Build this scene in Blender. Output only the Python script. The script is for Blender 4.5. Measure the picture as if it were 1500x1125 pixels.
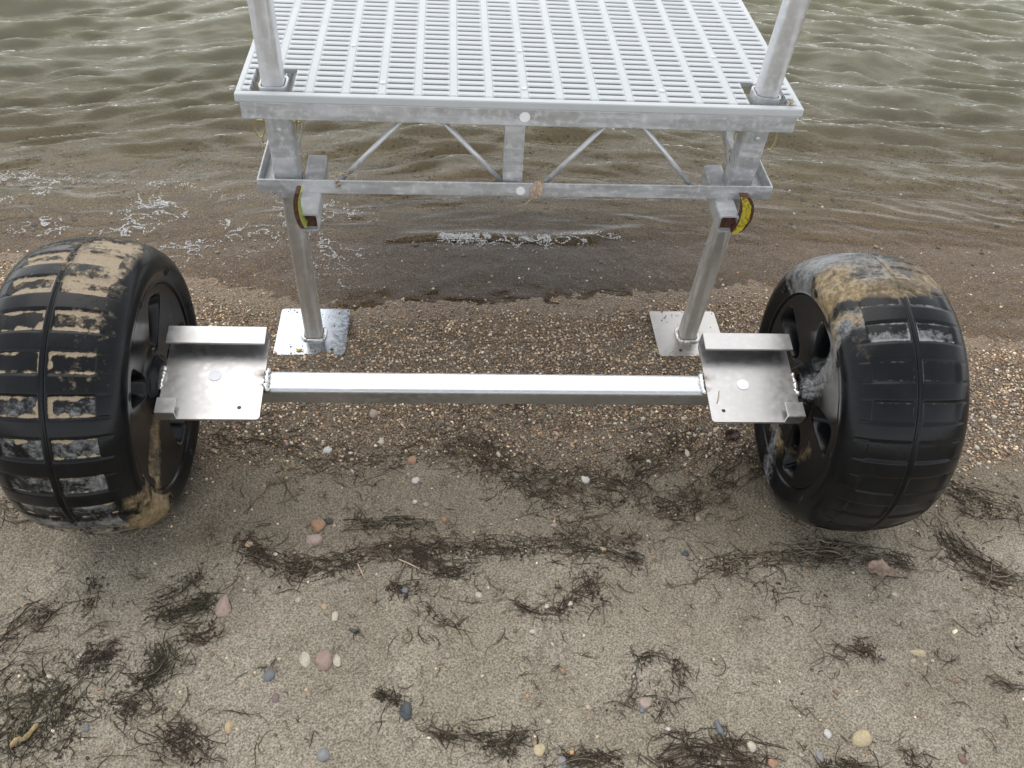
import bpy, bmesh, math, random
import numpy as np
from mathutils import Matrix, Vector
R_ = math.radians
for o in list(bpy.data.objects): bpy.data.objects.remove(o)
S = bpy.context.scene
COL = S.collection
random.seed(3); RNG = np.random.default_rng(7)

# ------------------------------------------------------------------ camera
cd = bpy.data.cameras.new('camera'); cam = bpy.data.objects.new('camera', cd); COL.objects.link(cam)
cd.sensor_width = 36; cd.lens = 31.8; cd.clip_start = .02; cd.clip_end = 2000
cr, cu, cb = (.997675,-.048744,.047624), (.000377,.702776,.711411), (-.068146,-.709739,.701161)
cam.matrix_world = Matrix(((cr[0],cu[0],cb[0],-.15),(cr[1],cu[1],cb[1],-1.35),(cr[2],cu[2],cb[2],1.63),(0,0,0,1)))
S.camera = cam
# ------------------------------------------------------------------ sky, sun, exposure
W = bpy.data.worlds.new('World'); S.world = W; W.use_nodes = True
SUN_EL, SUN_AZ = 66, 340          # degrees; azimuth clockwise from +Y
nt = W.node_tree; bg = nt.nodes['Background']
sky = nt.nodes.new('ShaderNodeTexSky'); sky.sky_type = 'NISHITA'; sky.sun_disc = False
sky.sun_elevation = R_(SUN_EL); sky.sun_rotation = R_(SUN_AZ); sky.dust_density = .6; sky.air_density = 1.0
hs = nt.nodes.new('ShaderNodeHueSaturation'); hs.inputs['Saturation'].default_value = .16
nt.links.new(sky.outputs[0], hs.inputs['Color']); nt.links.new(hs.outputs[0], bg.inputs[0]); bg.inputs[1].default_value = .15
sl = bpy.data.lights.new('sun', 'SUN'); sl.energy = .55; sl.angle = R_(60); sl.color = (1,.95,.86)
so = bpy.data.objects.new('sun', sl); COL.objects.link(so)
sd = Vector((math.sin(R_(SUN_AZ))*math.cos(R_(SUN_EL)), math.cos(R_(SUN_AZ))*math.cos(R_(SUN_EL)), math.sin(R_(SUN_EL))))
so.rotation_euler = sd.to_track_quat('Z','Y').to_euler(); so.location = (0,0,6)
S.view_settings.view_transform = 'Standard'; S.view_settings.look = 'None'; S.view_settings.gamma = 1
S.view_settings.exposure = .95
S.render.engine = 'CYCLES'; S.cycles.max_bounces = 4; S.cycles.diffuse_bounces = 2; S.cycles.glossy_bounces = 3; S.cycles.transparent_max_bounces = 8

# ------------------------------------------------------------------ noise
def hsh(i, j, s):
    h = (i.astype(np.int64)*374761393 + j.astype(np.int64)*668265263 + s*974634777) & 0xffffffff
    h = ((h ^ (h >> 13))*1274126177) & 0xffffffff
    return ((h ^ (h >> 16)) & 0xffff)/65535.
def vn(x, y, sc, s=0):
    x = np.asarray(x, float)/sc; y = np.asarray(y, float)/sc
    i = np.floor(x); j = np.floor(y); u = x-i; v = y-j
    u = u*u*u*(u*(u*6-15)+10); v = v*v*v*(v*(v*6-15)+10)
    return (hsh(i,j,s)*(1-u)+hsh(i+1,j,s)*u)*(1-v)+(hsh(i,j+1,s)*(1-u)+hsh(i+1,j+1,s)*u)*v
def fbm(x, y, sc, s=0, o=4, g=.5):
    t = 0; a = 1; n = 0
    for k in range(o): t = t+a*vn(x+k*3.1, y+k*1.7, sc/2**k, s+k); n += a; a *= g
    return t/n
def sst(a, b, x):
    t = np.clip((np.asarray(x, float)-a)/(b-a), 0, 1); return t*t*(3-2*t)

# ------------------------------------------------------------------ ground shape
def prof(y): return -.065*np.clip(y,0,None) - .02*np.clip(y-.55,0,None)
WATER = float(prof(np.array(.99)))
PRINTS = [(-.33,-.42,.05,.13,.2),(.10,-.45,.075,.15,-.35),(-.62,-.62,.07,.13,.5),(.52,-.40,.07,.15,-.6),(.33,-.60,.06,.12,.3),(-.9,-.40,.07,.13,.2)]
def film_edge(x):
    e = np.interp(x, [-3, -1.479, -0.857, -0.651, -0.453, -0.264, -0.071, 0.125, 0.429, 0.754, 1.323, 1.454, 3], [0.925, 0.875, 0.739, 0.655, 0.591, 0.609, 0.62, 0.635, 0.665, 0.74, 0.49, 0.43, 0.38])
    return e + .05*(fbm(x, x*0, .3, 5)-.5)
def ground_z(x, y):
    x = np.asarray(x, float); y = np.asarray(y, float)
    t = np.clip(y-.9, 0, None)
    z = prof(np.minimum(y, 3.5)) - .03*np.minimum(t, 2.6)**2
    z = np.maximum(z - .03*np.clip(y-3.5, 0, None), -3.5)
    z = z + .05*np.clip(-y-1.2, 0, 40)
    near = 1-sst(.5, 1.0, y)
    z = z + (.006*(fbm(x,y,.35,1)-.5)*2 + .004*(fbm(x,y,.07,2,3)-.5)*2)*(.35+.65*near)
    z = z + .008*sst(.05,.30,y)*(1-sst(.40,.55,y))              # gravel berm
    z = z - .004*np.exp(-((y-1.25-.15*np.sin(x*2))/.1)**2)
    for (px,py,a,b,r) in PRINTS:                                # shallow shoe prints
        c, s = math.cos(r), math.sin(r); dx = (x-px)*c+(y-py)*s; dy = -(x-px)*s+(y-py)*c
        d = np.sqrt((dx/a)**2+(dy/b)**2)
        z = z - .006*(1-sst(.86,1.0,d)) + .0025*np.exp(-((d-1.08)/.08)**2)
    for (wx) in (-.848,.709):                                   # sand pushed aside by the wheels
        d = np.sqrt(((x-wx)/.13)**2+((y+.005)/.11)**2); z = z - .014*(1-sst(.6,1.1,d)) + .006*np.exp(-((d-1.35)/.25)**2)
    return z
def axis(lo, hi, step, far, n=26):
    core = np.arange(lo, hi+step*.5, step)
    g = np.geomspace(step*1.4, far, n); g = np.cumsum(g)*far/np.cumsum(g)[-1]
    return np.concatenate([lo-g[::-1], core, hi+g])

# ------------------------------------------------------------------ mesh helpers
def setattr_color(me, name, rgb):
    a = me.color_attributes.new(name, 'FLOAT_COLOR', 'POINT')
    c = np.ones((len(me.vertices),4), np.float32); c[:,:rgb.shape[1]] = rgb
    a.data.foreach_set('color', c.ravel())
def np_mesh(name, V, F, smooth=True):
    V = np.asarray(V, np.float32); F = np.asarray(F, np.int32); k = F.shape[1]
    me = bpy.data.meshes.new(name); me.vertices.add(len(V)); me.vertices.foreach_set('co', V.ravel())
    me.loops.add(F.size); me.loops.foreach_set('vertex_index', F.ravel())
    me.polygons.add(len(F)); me.polygons.foreach_set('loop_start', np.arange(0, F.size, k, dtype=np.int32))
    me.polygons.foreach_set('use_smooth', np.full(len(F), smooth))
    me.update(calc_edges=True); return me
def grid_faces(nx, ny, wrap=False):
    i = np.arange(nx-(0 if wrap else 1))[:,None]; j = np.arange(ny-1)[None,:]
    a = i*ny+j; b = ((i+1) % nx)*ny+j
    return np.stack([a,b,b+1,a+1], -1).reshape(-1,4)
ORG = {}
def add(name, me, mat=None, parent=None, loc=(0,0,0), rot=None):
    o = bpy.data.objects.new(name, me); COL.objects.link(o); o.location = loc
    if rot: o.rotation_euler = rot
    if parent: o.parent = parent
    if mat and me is not None and not me.materials: me.materials.append(mat)
    return o
def empty(name, loc, rot=(0,0,0)):
    o = bpy.data.objects.new(name, None); COL.objects.link(o); o.location = loc; o.rotation_euler = rot; o.empty_display_size = .1
    return o
def tag(o, label=None, cat=None, group=None, kind=None):
    if label: o['label'] = label
    if cat: o['category'] = cat
    if group: o['group'] = group
    if kind: o['kind'] = kind
    return o
def bm_obj(name, bm, mat, parent, smooth=False, off=(0,0,0)):
    """bm holds local coordinates of the thing; the object sits at off, vertices are shifted to match"""
    if any(off): bmesh.ops.translate(bm, verts=bm.verts, vec=-Vector(off))
    bmesh.ops.recalc_face_normals(bm, faces=bm.faces)
    me = bpy.data.meshes.new(name); bm.to_mesh(me); bm.free()
    if smooth: me.polygons.foreach_set('use_smooth', [True]*len(me.polygons))
    return add(name, me, mat, parent, off)
def box(bm, lo, hi, bev=0, seg=2, M=None):
    v = bmesh.ops.create_cube(bm, size=1)['verts']
    lo, hi = Vector(lo), Vector(hi); d = hi-lo; c = (lo+hi)/2
    for p in v: p.co = Vector((p.co.x*d.x, p.co.y*d.y, p.co.z*d.z))+c
    if bev:
        es = list({e for p in v for e in p.link_edges})
        r = bmesh.ops.bevel(bm, geom=es, offset=bev, segments=seg, affect='EDGES', profile=.5)
        v = list({p for f in r['faces'] for p in f.verts} | {p for p in v if p.is_valid})
    if M is not None:
        for p in v: p.co = M @ p.co
    return v
def frame_to(A, B):
    A, B = Vector(A), Vector(B); z = (B-A).normalized()
    x = Vector((1,0,0)) if abs(z.x) < .9 else Vector((0,1,0))
    y = z.cross(x).normalized(); x = y.cross(z).normalized()
    return A, B, x, y, z
def rr(w, h, r, n=4):
    P = []
    for cx, cy, a0 in ((w/2-r,h/2-r,0),(-w/2+r,h/2-r,90),(-w/2+r,-h/2+r,180),(w/2-r,-h/2+r,270)):
        for k in range(n+1): a = R_(a0+90*k/n); P.append((cx+r*math.cos(a), cy+r*math.sin(a)))
    return P
def tube(bm, A, B, outer, wall=0):
    """prism from A to B, hollow when wall is given"""
    A, B, x, y, z = frame_to(A, B); n = len(outer)
    def ring(P, c): return [bm.verts.new(c+x*p[0]+y*p[1]) for p in P]
    o1, o2 = ring(outer, A), ring(outer, B)
    for i in range(n): bm.faces.new((o1[i],o1[(i+1)%n],o2[(i+1)%n],o2[i]))
    if wall:
        w = max(abs(p[0]) for p in outer); h = max(abs(p[1]) for p in outer)
        inn = [(p[0]*(1-wall/w), p[1]*(1-wall/h)) for p in outer]
        i1, i2 = ring(inn, A), ring(inn, B)
        for i in range(n):
            j = (i+1)%n
            bm.faces.new((i1[j],i1[i],i2[i],i2[j])); bm.faces.new((o1[j],o1[i],i1[i],i1[j])); bm.faces.new((o2[i],o2[j],i2[j],i2[i]))
    else:
        bm.faces.new(o1[::-1]); bm.faces.new(o2)
def circ(r, n=12): return [(r*math.cos(2*math.pi*k/n), r*math.sin(2*math.pi*k/n)) for k in range(n)]
def wire(bm, P, r, n=8, closed=False):
    P = [Vector(p) for p in P]; m = len(P); rings = []
    up = Vector((.13,.21,.97))
    for i in range(m):
        t = (P[(i+1)%m]-P[i-1]) if closed else (P[min(i+1,m-1)]-P[max(i-1,0)])
        t.normalize(); a = t.cross(up).normalized(); b = t.cross(a)
        rr_ = r[i] if isinstance(r, (list,tuple)) else r
        rings.append([bm.verts.new(P[i]+a*rr_*math.cos(2*math.pi*k/n)+b*rr_*math.sin(2*math.pi*k/n)) for k in range(n)])
    for i in range(m if closed else m-1):
        A_, B_ = rings[i], rings[(i+1)%m]
        for k in range(n): bm.faces.new((A_[k],A_[(k+1)%n],B_[(k+1)%n],B_[k]))
    if not closed: bm.faces.new(rings[0][::-1]); bm.faces.new(rings[-1])
def holed_plate(bm, outer, holes, z0, z1, M=None):
    es = []
    for P in [outer]+holes:
        v = [bm.verts.new((p[0],p[1],z0)) for p in P]
        es += [bm.edges.new((v[i],v[(i+1)%len(v)])) for i in range(len(v))]
    r = bmesh.ops.triangle_fill(bm, use_beauty=True, edges=es)
    fs = [g for g in r['geom'] if isinstance(g, bmesh.types.BMFace)]
    e = bmesh.ops.extrude_face_region(bm, geom=fs)
    for g in e['geom']:
        if isinstance(g, bmesh.types.BMVert): g.co.z = z1
    if M is not None:
        for p in bm.verts: p.co = M @ p.co

# ------------------------------------------------------------------ materials
class N:
    def __init__(s, name):
        s.m = bpy.data.materials.new(name); s.m.use_nodes = True; s.t = s.m.node_tree; s.b = s.t.nodes['Principled BSDF']; s.out = s.t.nodes['Material Output']
    def n(s, ty, **kw):
        x = s.t.nodes.new(ty)
        for k, v in kw.items(): setattr(x, k, v)
        return x
    def l(s, a, b): s.t.links.new(a, b)
    def val(s, sock, v):
        if hasattr(v, 'node'): s.l(v, sock)
        else: sock.default_value = (*v,1) if isinstance(v, tuple) and len(v) == 3 and sock.type == 'RGBA' else v
    def co(s): 
        return s.n('ShaderNodeTexCoord').outputs['Object']
    def noise(s, sc, det=3, rough=.55, vec=None, dist=0):
        x = s.n('ShaderNodeTexNoise'); x.inputs['Scale'].default_value = sc; x.inputs['Detail'].default_value = det
        x.inputs['Roughness'].default_value = rough; x.inputs['Distortion'].default_value = dist
        s.l(vec or s.co(), x.inputs['Vector']); return x.outputs['Fac']
    def ramp(s, v, a, b, lo=0., hi=1.):
        x = s.n('ShaderNodeMapRange'); x.interpolation_type = 'SMOOTHSTEP'; s.val(x.inputs[0], v)
        for i, q in zip((1,2,3,4), (a,b,lo,hi)): x.inputs[i].default_value = q
        return x.outputs[0]
    def mix(s, f, a, b, mode='MIX'):
        x = s.n('ShaderNodeMix', data_type='RGBA', blend_type=mode); s.val(x.inputs[0], f); s.val(x.inputs[6], a); s.val(x.inputs[7], b); return x.outputs[2]
    def mth(s, op, a, b=0.):
        x = s.n('ShaderNodeMath', operation=op); s.val(x.inputs[0], a); s.val(x.inputs[1], b); return x.outputs[0]
    def attr(s, name):
        x = s.n('ShaderNodeAttribute', attribute_name=name); return x
    def sep(s, c):
        x = s.n('ShaderNodeSeparateColor'); s.l(c, x.inputs[0]); return x.outputs
    def bump(s, h, strength=.3, dist=.01, prev=None):
        x = s.n('ShaderNodeBump'); x.inputs['Strength'].default_value = strength; x.inputs['Distance'].default_value = dist
        s.l(h, x.inputs['Height'])
        if prev is not None: s.l(prev, x.inputs['Normal'])
        return x.outputs[0]
    def set(s, **kw):
        for k, v in kw.items(): s.val(s.b.inputs[k.replace('_',' ')], v)
        return s.m

def metal(name, base, rough, weather=.0, stains=(), streak=None):
    k = N(name); co = k.co()
    n1 = k.noise(9, 5, .6, co); n2 = k.noise(70, 4, .6, co)
    c = k.mix(k.ramp(n1,.35,.7), tuple(b*(1-.08-.15*weather) for b in base), base)
    c = k.mix(k.ramp(n2,.45,.75), c, tuple(min(1,b*(1+.08+.10*weather)) for b in base))
    r = k.ramp(n2,.3,.7,rough-.06,rough+.08)
    met = 1.0
    if weather:                                   # dull oxide bloom and dark runs
        mp = k.n('ShaderNodeMapping'); mp.inputs['Scale'].default_value = streak or (30,30,4); k.l(co, mp.inputs[0])
        n3 = k.noise(1, 5, .65, mp.outputs[0])
        ox = k.ramp(n3,.42,.68)
        c = k.mix(k.mth('MULTIPLY', ox, .32*weather), c, (.68,.69,.70))
        dk = k.ramp(k.noise(16,5,.7,co),.55,.75)
        c = k.mix(k.mth('MULTIPLY', dk, .22*weather), c, (.22,.22,.22))
        met = k.ramp(ox,0,1,.60,.20)
        r = k.mth('ADD', r, k.mth('MULTIPLY', ox, .2))
    for (x,y,z,rad,sx) in stains:                 # heat marks round the welds
        vs = k.n('ShaderNodeVectorMath', operation='SUBTRACT'); k.l(co, vs.inputs[0]); vs.inputs[1].default_value = (x,y,z)
        vm = k.n('ShaderNodeVectorMath', operation='MULTIPLY'); k.l(vs.outputs[0], vm.inputs[0]); vm.inputs[1].default_value = (1/sx,1,1)
        ln = k.n('ShaderNodeVectorMath', operation='LENGTH'); k.l(vm.outputs[0], ln.inputs[0])
        d = k.mth('ADD', ln.outputs['Value'], k.mth('MULTIPLY', k.mth('SUBTRACT', k.noise(90,3,.6,co), .5), rad*.8))
        f = k.ramp(d, rad*.1, rad, 1, 0)
        c = k.mix(k.mth('MULTIPLY', f, .45), c, (.30,.20,.10)); c = k.mix(k.ramp(d, 0, rad*.42, .8, 0), c, (.025,.02,.018))
        r = k.mth('ADD', r, k.mth('MULTIPLY', f, .25))
    nb = k.bump(n2, .03, .002)
    return k.set(Base_Color=c, Roughness=r, Metallic=met, Normal=nb)
def plain(name, col, rough=.6, var=.25, sc=60, bump=.2, metallic=0.):
    k = N(name); n = k.noise(sc, 4, .6)
    c = k.mix(k.ramp(n,.3,.7), tuple(b*(1-var) for b in col), tuple(min(1,b*(1+var)) for b in col))
    return k.set(Base_Color=c, Roughness=rough, Metallic=metallic, Normal=k.bump(n, bump, .002))

M_ALU  = metal('mill_aluminium', (.70,.71,.72), .33)
M_OLD  = metal('weathered_aluminium', (.60,.61,.62), .5, 1.0, streak=(6,40,40))
M_POST = metal('post_aluminium', (.66,.67,.68), .36, .35, streak=(60,60,3))
M_LEG  = metal('leg_aluminium', (.56,.54,.50), .36, .2, streak=(60,60,3))
M_ROD  = metal('rod_aluminium', (.68,.69,.70), .4, .5)
M_WELD = metal('weld_bead', (.72,.71,.68), .3, 0)
M_ZINC = plain('yellow_zinc', (.62,.55,.28), .35, .2, 80, .1, .8)
M_DOT  = plain('white_sticker', (.93,.94,.95), .5, .03, 30, .02)
M_RUST = plain('rusty_brown', (.085,.038,.022), .75, .45, 120, .5)
M_TWINE = plain('twine', (.56,.46,.34), .9, .3, 200, .5)

def plastic_mat():
    k = N('white_deck_plastic'); co = k.co()
    n1 = k.noise(3,4,.6,co); n2 = k.noise(300,2,.5,co); n3 = k.noise(22,5,.7,co)
    c = k.mix(k.ramp(n1,.3,.7), (.50,.525,.535), (.58,.60,.605))
    c = k.mix(k.ramp(n3,.60,.85,0,.35), c, (.42,.41,.37))
    return k.set(Base_Color=c, Roughness=.55, Normal=k.bump(n2,.12,.001))
M_DECK = plastic_mat()

def sand_mat():
    k = N('beach_sand'); co = k.co(); z = k.sep(k.attr('zone').outputs['Color'])
    gr, wet, damp = z[0], z[1], z[2]
    fine = k.noise(420,1,.6,co); mid = k.noise(150,2,.6,co); big = k.noise(5,3,.6,co); blot = k.noise(28,3,.6,co)
    vo = k.n('ShaderNodeTexVoronoi'); vo.inputs['Scale'].default_value = 330; k.l(co, vo.inputs['Vector'])
    vcol = k.sep(vo.outputs['Color'])
    c = k.mix(k.ramp(big,.35,.65), (.312,.273,.210), (.378,.338,.268))
    c = k.mix(k.ramp(blot,.42,.72,0,.5), c, (.235,.20,.15))
    c = k.mix(damp, c, (.235,.200,.148))
    gcol = k.mix(k.ramp(vcol[0],.25,.9), (.085,.063,.044), (.29,.22,.155))
    gcol = k.mix(k.ramp(vcol[1],.88,.95), gcol, (.42,.36,.27))
    c = k.mix(gr, c, gcol)
    g2 = k.ramp(vcol[2],.05,.5,.62,1.0)
    c = k.mix(1.0, c, g2, 'MULTIPLY')
    c = k.mix(k.ramp(k.noise(260,3,.7,co),.36,.64), k.mix(1.0, c, (.62,.61,.59), 'MULTIPLY'), k.mix(1.0, c, (1.30,1.29,1.27), 'MULTIPLY'))
    c = k.mix(k.ramp(fine,.62,.75,0,.55), c, k.mix(1.0, c, (1.6,1.6,1.55), 'MULTIPLY'))
    c = k.mix(wet, c, k.mix(1.0, c, (1.08,.92,.68), 'MULTIPLY'))
    b1 = k.bump(mid,.9,.008); b2 = k.bump(vo.outputs['Distance'],.35,.002,b1)
    rg = k.ramp(wet,0,1,.92,.30)
    return k.set(Base_Color=c, Roughness=rg, Normal=b2, Specular_IOR_Level=.4)
def water_mat():
    k = N('lake_water'); co = k.co(); a = k.sep(k.attr('murk').outputs['Color'])
    mp = k.n('ShaderNodeMapping'); mp.inputs['Scale'].default_value = (.45,1.3,1); k.l(co, mp.inputs[0])
    dm = k.ramp(a[0],.02,.45,.12,1.0)
    nb = k.bump(k.mth('MULTIPLY',dm,k.noise(38,4,.6,mp.outputs[0],.6)),.42,.012)
    nb = k.bump(k.mth('MULTIPLY',dm,k.noise(13,4,.6,mp.outputs[0],.5)),.45,.03,nb)
    fr = k.n('ShaderNodeFresnel'); fr.inputs[0].default_value = 1.33; k.l(nb, fr.inputs['Normal'])
    tr = k.n('ShaderNodeBsdfTransparent'); k.val(tr.inputs[0], (.95,.93,.87))
    df = k.n('ShaderNodeBsdfDiffuse'); k.val(df.inputs[0], k.mix(k.ramp(k.noise(2.2,3,.5,co),.35,.65),(.235,.228,.150),(.29,.285,.21)))
    gl = k.n('ShaderNodeBsdfGlossy'); gl.inputs['Roughness'].default_value = .05; k.l(nb, gl.inputs['Normal'])
    m1 = k.n('ShaderNodeMixShader'); k.l(a[0], m1.inputs[0]); k.l(tr.outputs[0], m1.inputs[1]); k.l(df.outputs[0], m1.inputs[2])
    m2 = k.n('ShaderNodeMixShader'); k.l(fr.outputs[0], m2.inputs[0]); k.l(m1.outputs[0], m2.inputs[1]); k.l(gl.outputs[0], m2.inputs[2])
    k.l(m2.outputs[0], k.out.inputs['Surface']); return k.m
def pebble_mat(name='gravel_stone', rough=.5):
    k = N(name); c = k.attr('col').outputs['Color']; n = k.noise(500,3,.6); n2 = k.noise(120,4,.6)
    c = k.mix(k.ramp(n,.35,.7), k.mix(1.0,c,(.7,.7,.7),'MULTIPLY'), c)
    c = k.mix(k.ramp(n2,.5,.8,0,.5), c, k.mix(1.0,c,(.6,.55,.5),'MULTIPLY'))
    return k.set(Base_Color=c, Roughness=rough, Normal=k.bump(n2,.3,.002))
def weed_mat():
    k = N('dry_weed'); c = k.attr('col').outputs['Color']
    return k.set(Base_Color=c, Roughness=.7)
def foam_mat():
    k = N('foam'); k.set(Base_Color=(.85,.85,.83), Roughness=.12, Alpha=.6); return k.m
M_SAND, M_WATER, M_PEB, M_WEED, M_FOAM = sand_mat(), water_mat(), pebble_mat(), weed_mat(), foam_mat()

# ------------------------------------------------------------------ beach (one sheet)
gx = axis(-2.3, 2.9, .0085, 300); gy = axis(-1.0, 3.1, .0085, 300)
X, Y = np.meshgrid(gx, gy, indexing='ij'); Z = ground_z(X, Y)
near = (X > -2.4)&(X < 3)&(Y > -1.1)&(Y < 3.2)
Z = Z + near*.0016*(fbm(X,Y,.022,9,2)-.5)*2
me = np_mesh('beach', np.stack([X,Y,Z],-1).reshape(-1,3), grid_faces(len(gx),len(gy)))
wob = .10*(fbm(X,Y,.25,11)-.5)
gravel = np.clip(sst(-.03,.10,Y+wob)*(1-.45*sst(1.0,1.4,Y+wob)) + .55*sst(-.12,.05,Y+wob*2)*sst(.45,.60,fbm(X,Y,.09,13)), 0, 1)
gravel = gravel*(.75+.25*sst(.35,.6,fbm(X,Y,.12,14)))
wet = sst(-.20,.12,Y-film_edge(X)+wob*.5)
damp = np.clip((sst(-.26,-.16,Y+wob)*.75 + .3*sst(.5,.65,fbm(X,Y,.3,17))), 0, 1)
setattr_color(me, 'zone', np.stack([gravel,wet,damp],-1).reshape(-1,3))
tag(add('beach', me, M_SAND), 'tan sand beach with a gravel band sloping into the lake', kind='structure')

# ------------------------------------------------------------------ lake surface with its thin run-up film
wx = axis(-2.6, 3.2, .010, 320); wy = np.concatenate([np.arange(.30,3.4,.0085), 3.4+np.cumsum(np.geomspace(.012,60,40))])
X, Y = np.meshgrid(wx, wy, indexing='ij'); G = ground_z(X, Y)
warpx = X+.10*(fbm(X,Y,.5,21)-.5); warpy = Y+.20*(fbm(X*.7,Y,.40,22)-.5) + .20*np.abs(X-.1)**1.2
wv = np.zeros_like(X); rw = np.random.default_rng(5)
for i in range(34):
    lam = .045*(8**rw.random()); th = rw.normal(0,.17); ph = rw.random()*6.28
    q = np.sin((warpx*math.sin(th)+warpy*math.cos(th))*2*math.pi/lam+ph)
    wv += lam**.82*.0128*(1-1.7*np.abs(q)**1.2 if i % 2 == 0 else q)
fade = sst(.95,1.9,Y)*(1-sst(3.6,6,Y))
amp = .07+.98*fade
deep = WATER + wv*amp
deep += .010*np.exp(-((Y-1.045-.05*np.sin(X*3.1)+.03*np.sin(X*7))/.03)**2)*sst(-.5,-.2,X)*(1-sst(.35,.7,X))   # small breaking wavelet
e = film_edge(X)+.02*(fbm(X,Y,.08,23)-.5)
fl = -.005+.0072*sst(-.06,.14,Y-e)+.0012*(fbm(X,Y,.05,24,3)-.5)*2*sst(0,.1,Y-e) + .0007*np.sin((Y*.8+X*1.1+.1*fbm(X,Y,.2,25))*2*math.pi/.035)*sst(.1,.3,X)*(1-sst(.6,.75,X))*sst(.03,.08,Y-e)
Ga = prof(np.minimum(Y,3.5))+.001+(G-prof(np.minimum(Y,3.5)))*.5
Zw = np.maximum(deep, np.where(Y < 1.5, .5*(G+Ga)+fl, -9))
me = np_mesh('lake_water', np.stack([X,Y,Zw],-1).reshape(-1,3), grid_faces(len(wx),len(wy)))
dep = np.clip(Zw-G, 0, 3)
murk = 1-np.exp(-dep*5.0)
setattr_color(me, 'murk', np.stack([murk,murk,murk],-1).reshape(-1,3))
tag(add('lake_water', me, M_WATER), 'shallow murky olive lake water with small ripples', kind='structure')

# ------------------------------------------------------------------ dock section
DX0, DX1, DF = -.604, .628, .454
DK = empty('dock_section', (.012,.454,0)); KO = Vector(DK.location)
tag(DK, 'aluminium dock section with white slotted deck on two legs at the water edge', 'dock')
def D(x, y, z): return Vector((x,y,z))-KO
ROLL = (0, .0075, 0)      # the deck leans very slightly to the right
ZT = .70
# deck panel: rim first
bm = bmesh.new(); DEPTH = 1.22; RM = .013; TH = .019
for lo, hi in (((DX0,DF,ZT-TH),(DX1,DF+.017,ZT)), ((DX0,DF+DEPTH-.017,ZT-TH),(DX1,DF+DEPTH,ZT)),
               ((DX0,DF+.0165,ZT-TH),(DX0+RM,DF+DEPTH-.0165,ZT-.0003)), ((DX1-RM,DF+.0165,ZT-TH),(DX1,DF+DEPTH-.0165,ZT-.0003))):
    box(bm, D(*lo), D(*hi), .003, 2)
panel = bm_obj('deck_panel', bm, M_DECK, DK, True, (0,0,.7)); panel.rotation_euler = ROLL
for p in panel.data.polygons: p.use_smooth = False
PO = KO+Vector((0,0,.7))
NCOL = 16; pit = (DX1-DX0)/NCOL; RP = .0254; NR = int((DEPTH-.04)/RP)
POSTS = [(-.5300,.515),(.5545,.515)]
# ribs running away from the shore
def rib_mesh(L):
    bm = bmesh.new(); v = box(bm, (-.0085,0,-.022), (.0085,L,.0012), .002, 1)
    me = bpy.data.meshes.new('rib'); bm.to_mesh(me); bm.free(); return me
rl = rib_mesh(DEPTH-.036)
rshort = rib_mesh(DEPTH-.036-.098)
for k in range(1, NCOL):
    x = DX0+k*pit; y0 = DF+.0172
    sh = any(abs(x-p[0]) < .03 for p in POSTS)
    add('rib', rshort if sh else rl, M_DECK, panel, Vector((x, y0+(.098 if sh else 0), ZT-.0006))-PO)
# slats: rounded bars with filleted ends between the ribs
def slat_mesh(L, endL=True, endR=True):
    bm = bmesh.new(); h = L/2; a, b = .0083, .0112
    top = [(-h,-b if endL else -a),(-h+.006,-a),(h-.006,-a),(h,-b if endR else -a),(h,b if endR else a),(h-.006,a),(-h+.006,a),(-h,b if endL else a)]
    lay = []
    for s, z in ((.72,0),(1,-.0022),(.45,-.015)): lay.append([bm.verts.new((p[0],p[1]*s,z)) for p in top])
    bm.faces.new(lay[0])
    for q in range(2):
        for i in range(8): j = (i+1)%8; bm.faces.new((lay[q][j],lay[q][i],lay[q+1][i],lay[q+1][j]))
    bmesh.ops.recalc_face_normals(bm, faces=bm.faces)
    me = bpy.data.meshes.new('slat'); bm.to_mesh(me); bm.free(); return me
LS = pit-.0168
full = slat_mesh(LS)
cells = []
for r in range(NR):
    y = DF+.017+.0095+.0075+r*RP
    for c in range(NCOL):
        x0 = DX0+c*pit+.0084; x1 = x0+LS
        if c == 0: x0 += RM-.0085
        if c == NCOL-1: x1 -= RM-.0085
        cells.append((y, x0, x1))
cells.sort(key=lambda t: t[0]); made = 0; rest = []
def trimmed(y, x0, x1):
    for p in POSTS:
        if p[1]-.042 < y < p[1]+.050:
            if x1 > p[0]-.045 and x0 < p[0]+.045:
                out = []
                if x0 < p[0]-.047: out.append((x0, p[0]-.045))
                if x1 > p[0]+.047: out.append((p[0]+.045, x1))
                return out
    return [(x0,x1)]
cache = {}
for (y, x0, x1) in cells:
    for (a, b) in trimmed(y, x0, x1):
        if b-a < .008: continue
        key = round(b-a,4); 
        if abs(key-LS) < .0005: m_ = full
        else: m_ = cache.setdefault(key, slat_mesh(b-a))
        if made < 300:
            add('slat', m_, M_DECK, panel, Vector(((a+b)/2, y, ZT-.0006+random.uniform(-.0003,.0003)))-PO); made += 1
        else: rest.append((Vector(((a+b)/2, y, ZT-.0006))-PO, m_))
bm = bmesh.new()
for p, m_ in rest:
    n0 = len(bm.verts); bm.from_mesh(m_); bm.verts.ensure_lookup_table()
    for v in bm.verts[n0:]: v.co += p
me = bpy.data.meshes.new('slat'); bm.to_mesh(me); bm.free()
tag(add('slat', me, M_DECK, panel), kind='stuff')
for (c, y) in ((8,.512),(8,.70),(3,.70),(14,.70),(12,.52),(4,.52)):
    bm = bmesh.new(); p = D(DX0+c*pit, y, ZT+.0004)
    tube(bm, p, p+Vector((0,0,.0022)), circ(.0062,14)); tube(bm, p+Vector((0,0,.0021)), p+Vector((0,0,.0024)), circ(.0026,6))
    s_ = bm_obj('screw', bm, M_ROD, panel, False, (0,0,.7)); s_.location = (0,0,0)
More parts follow.
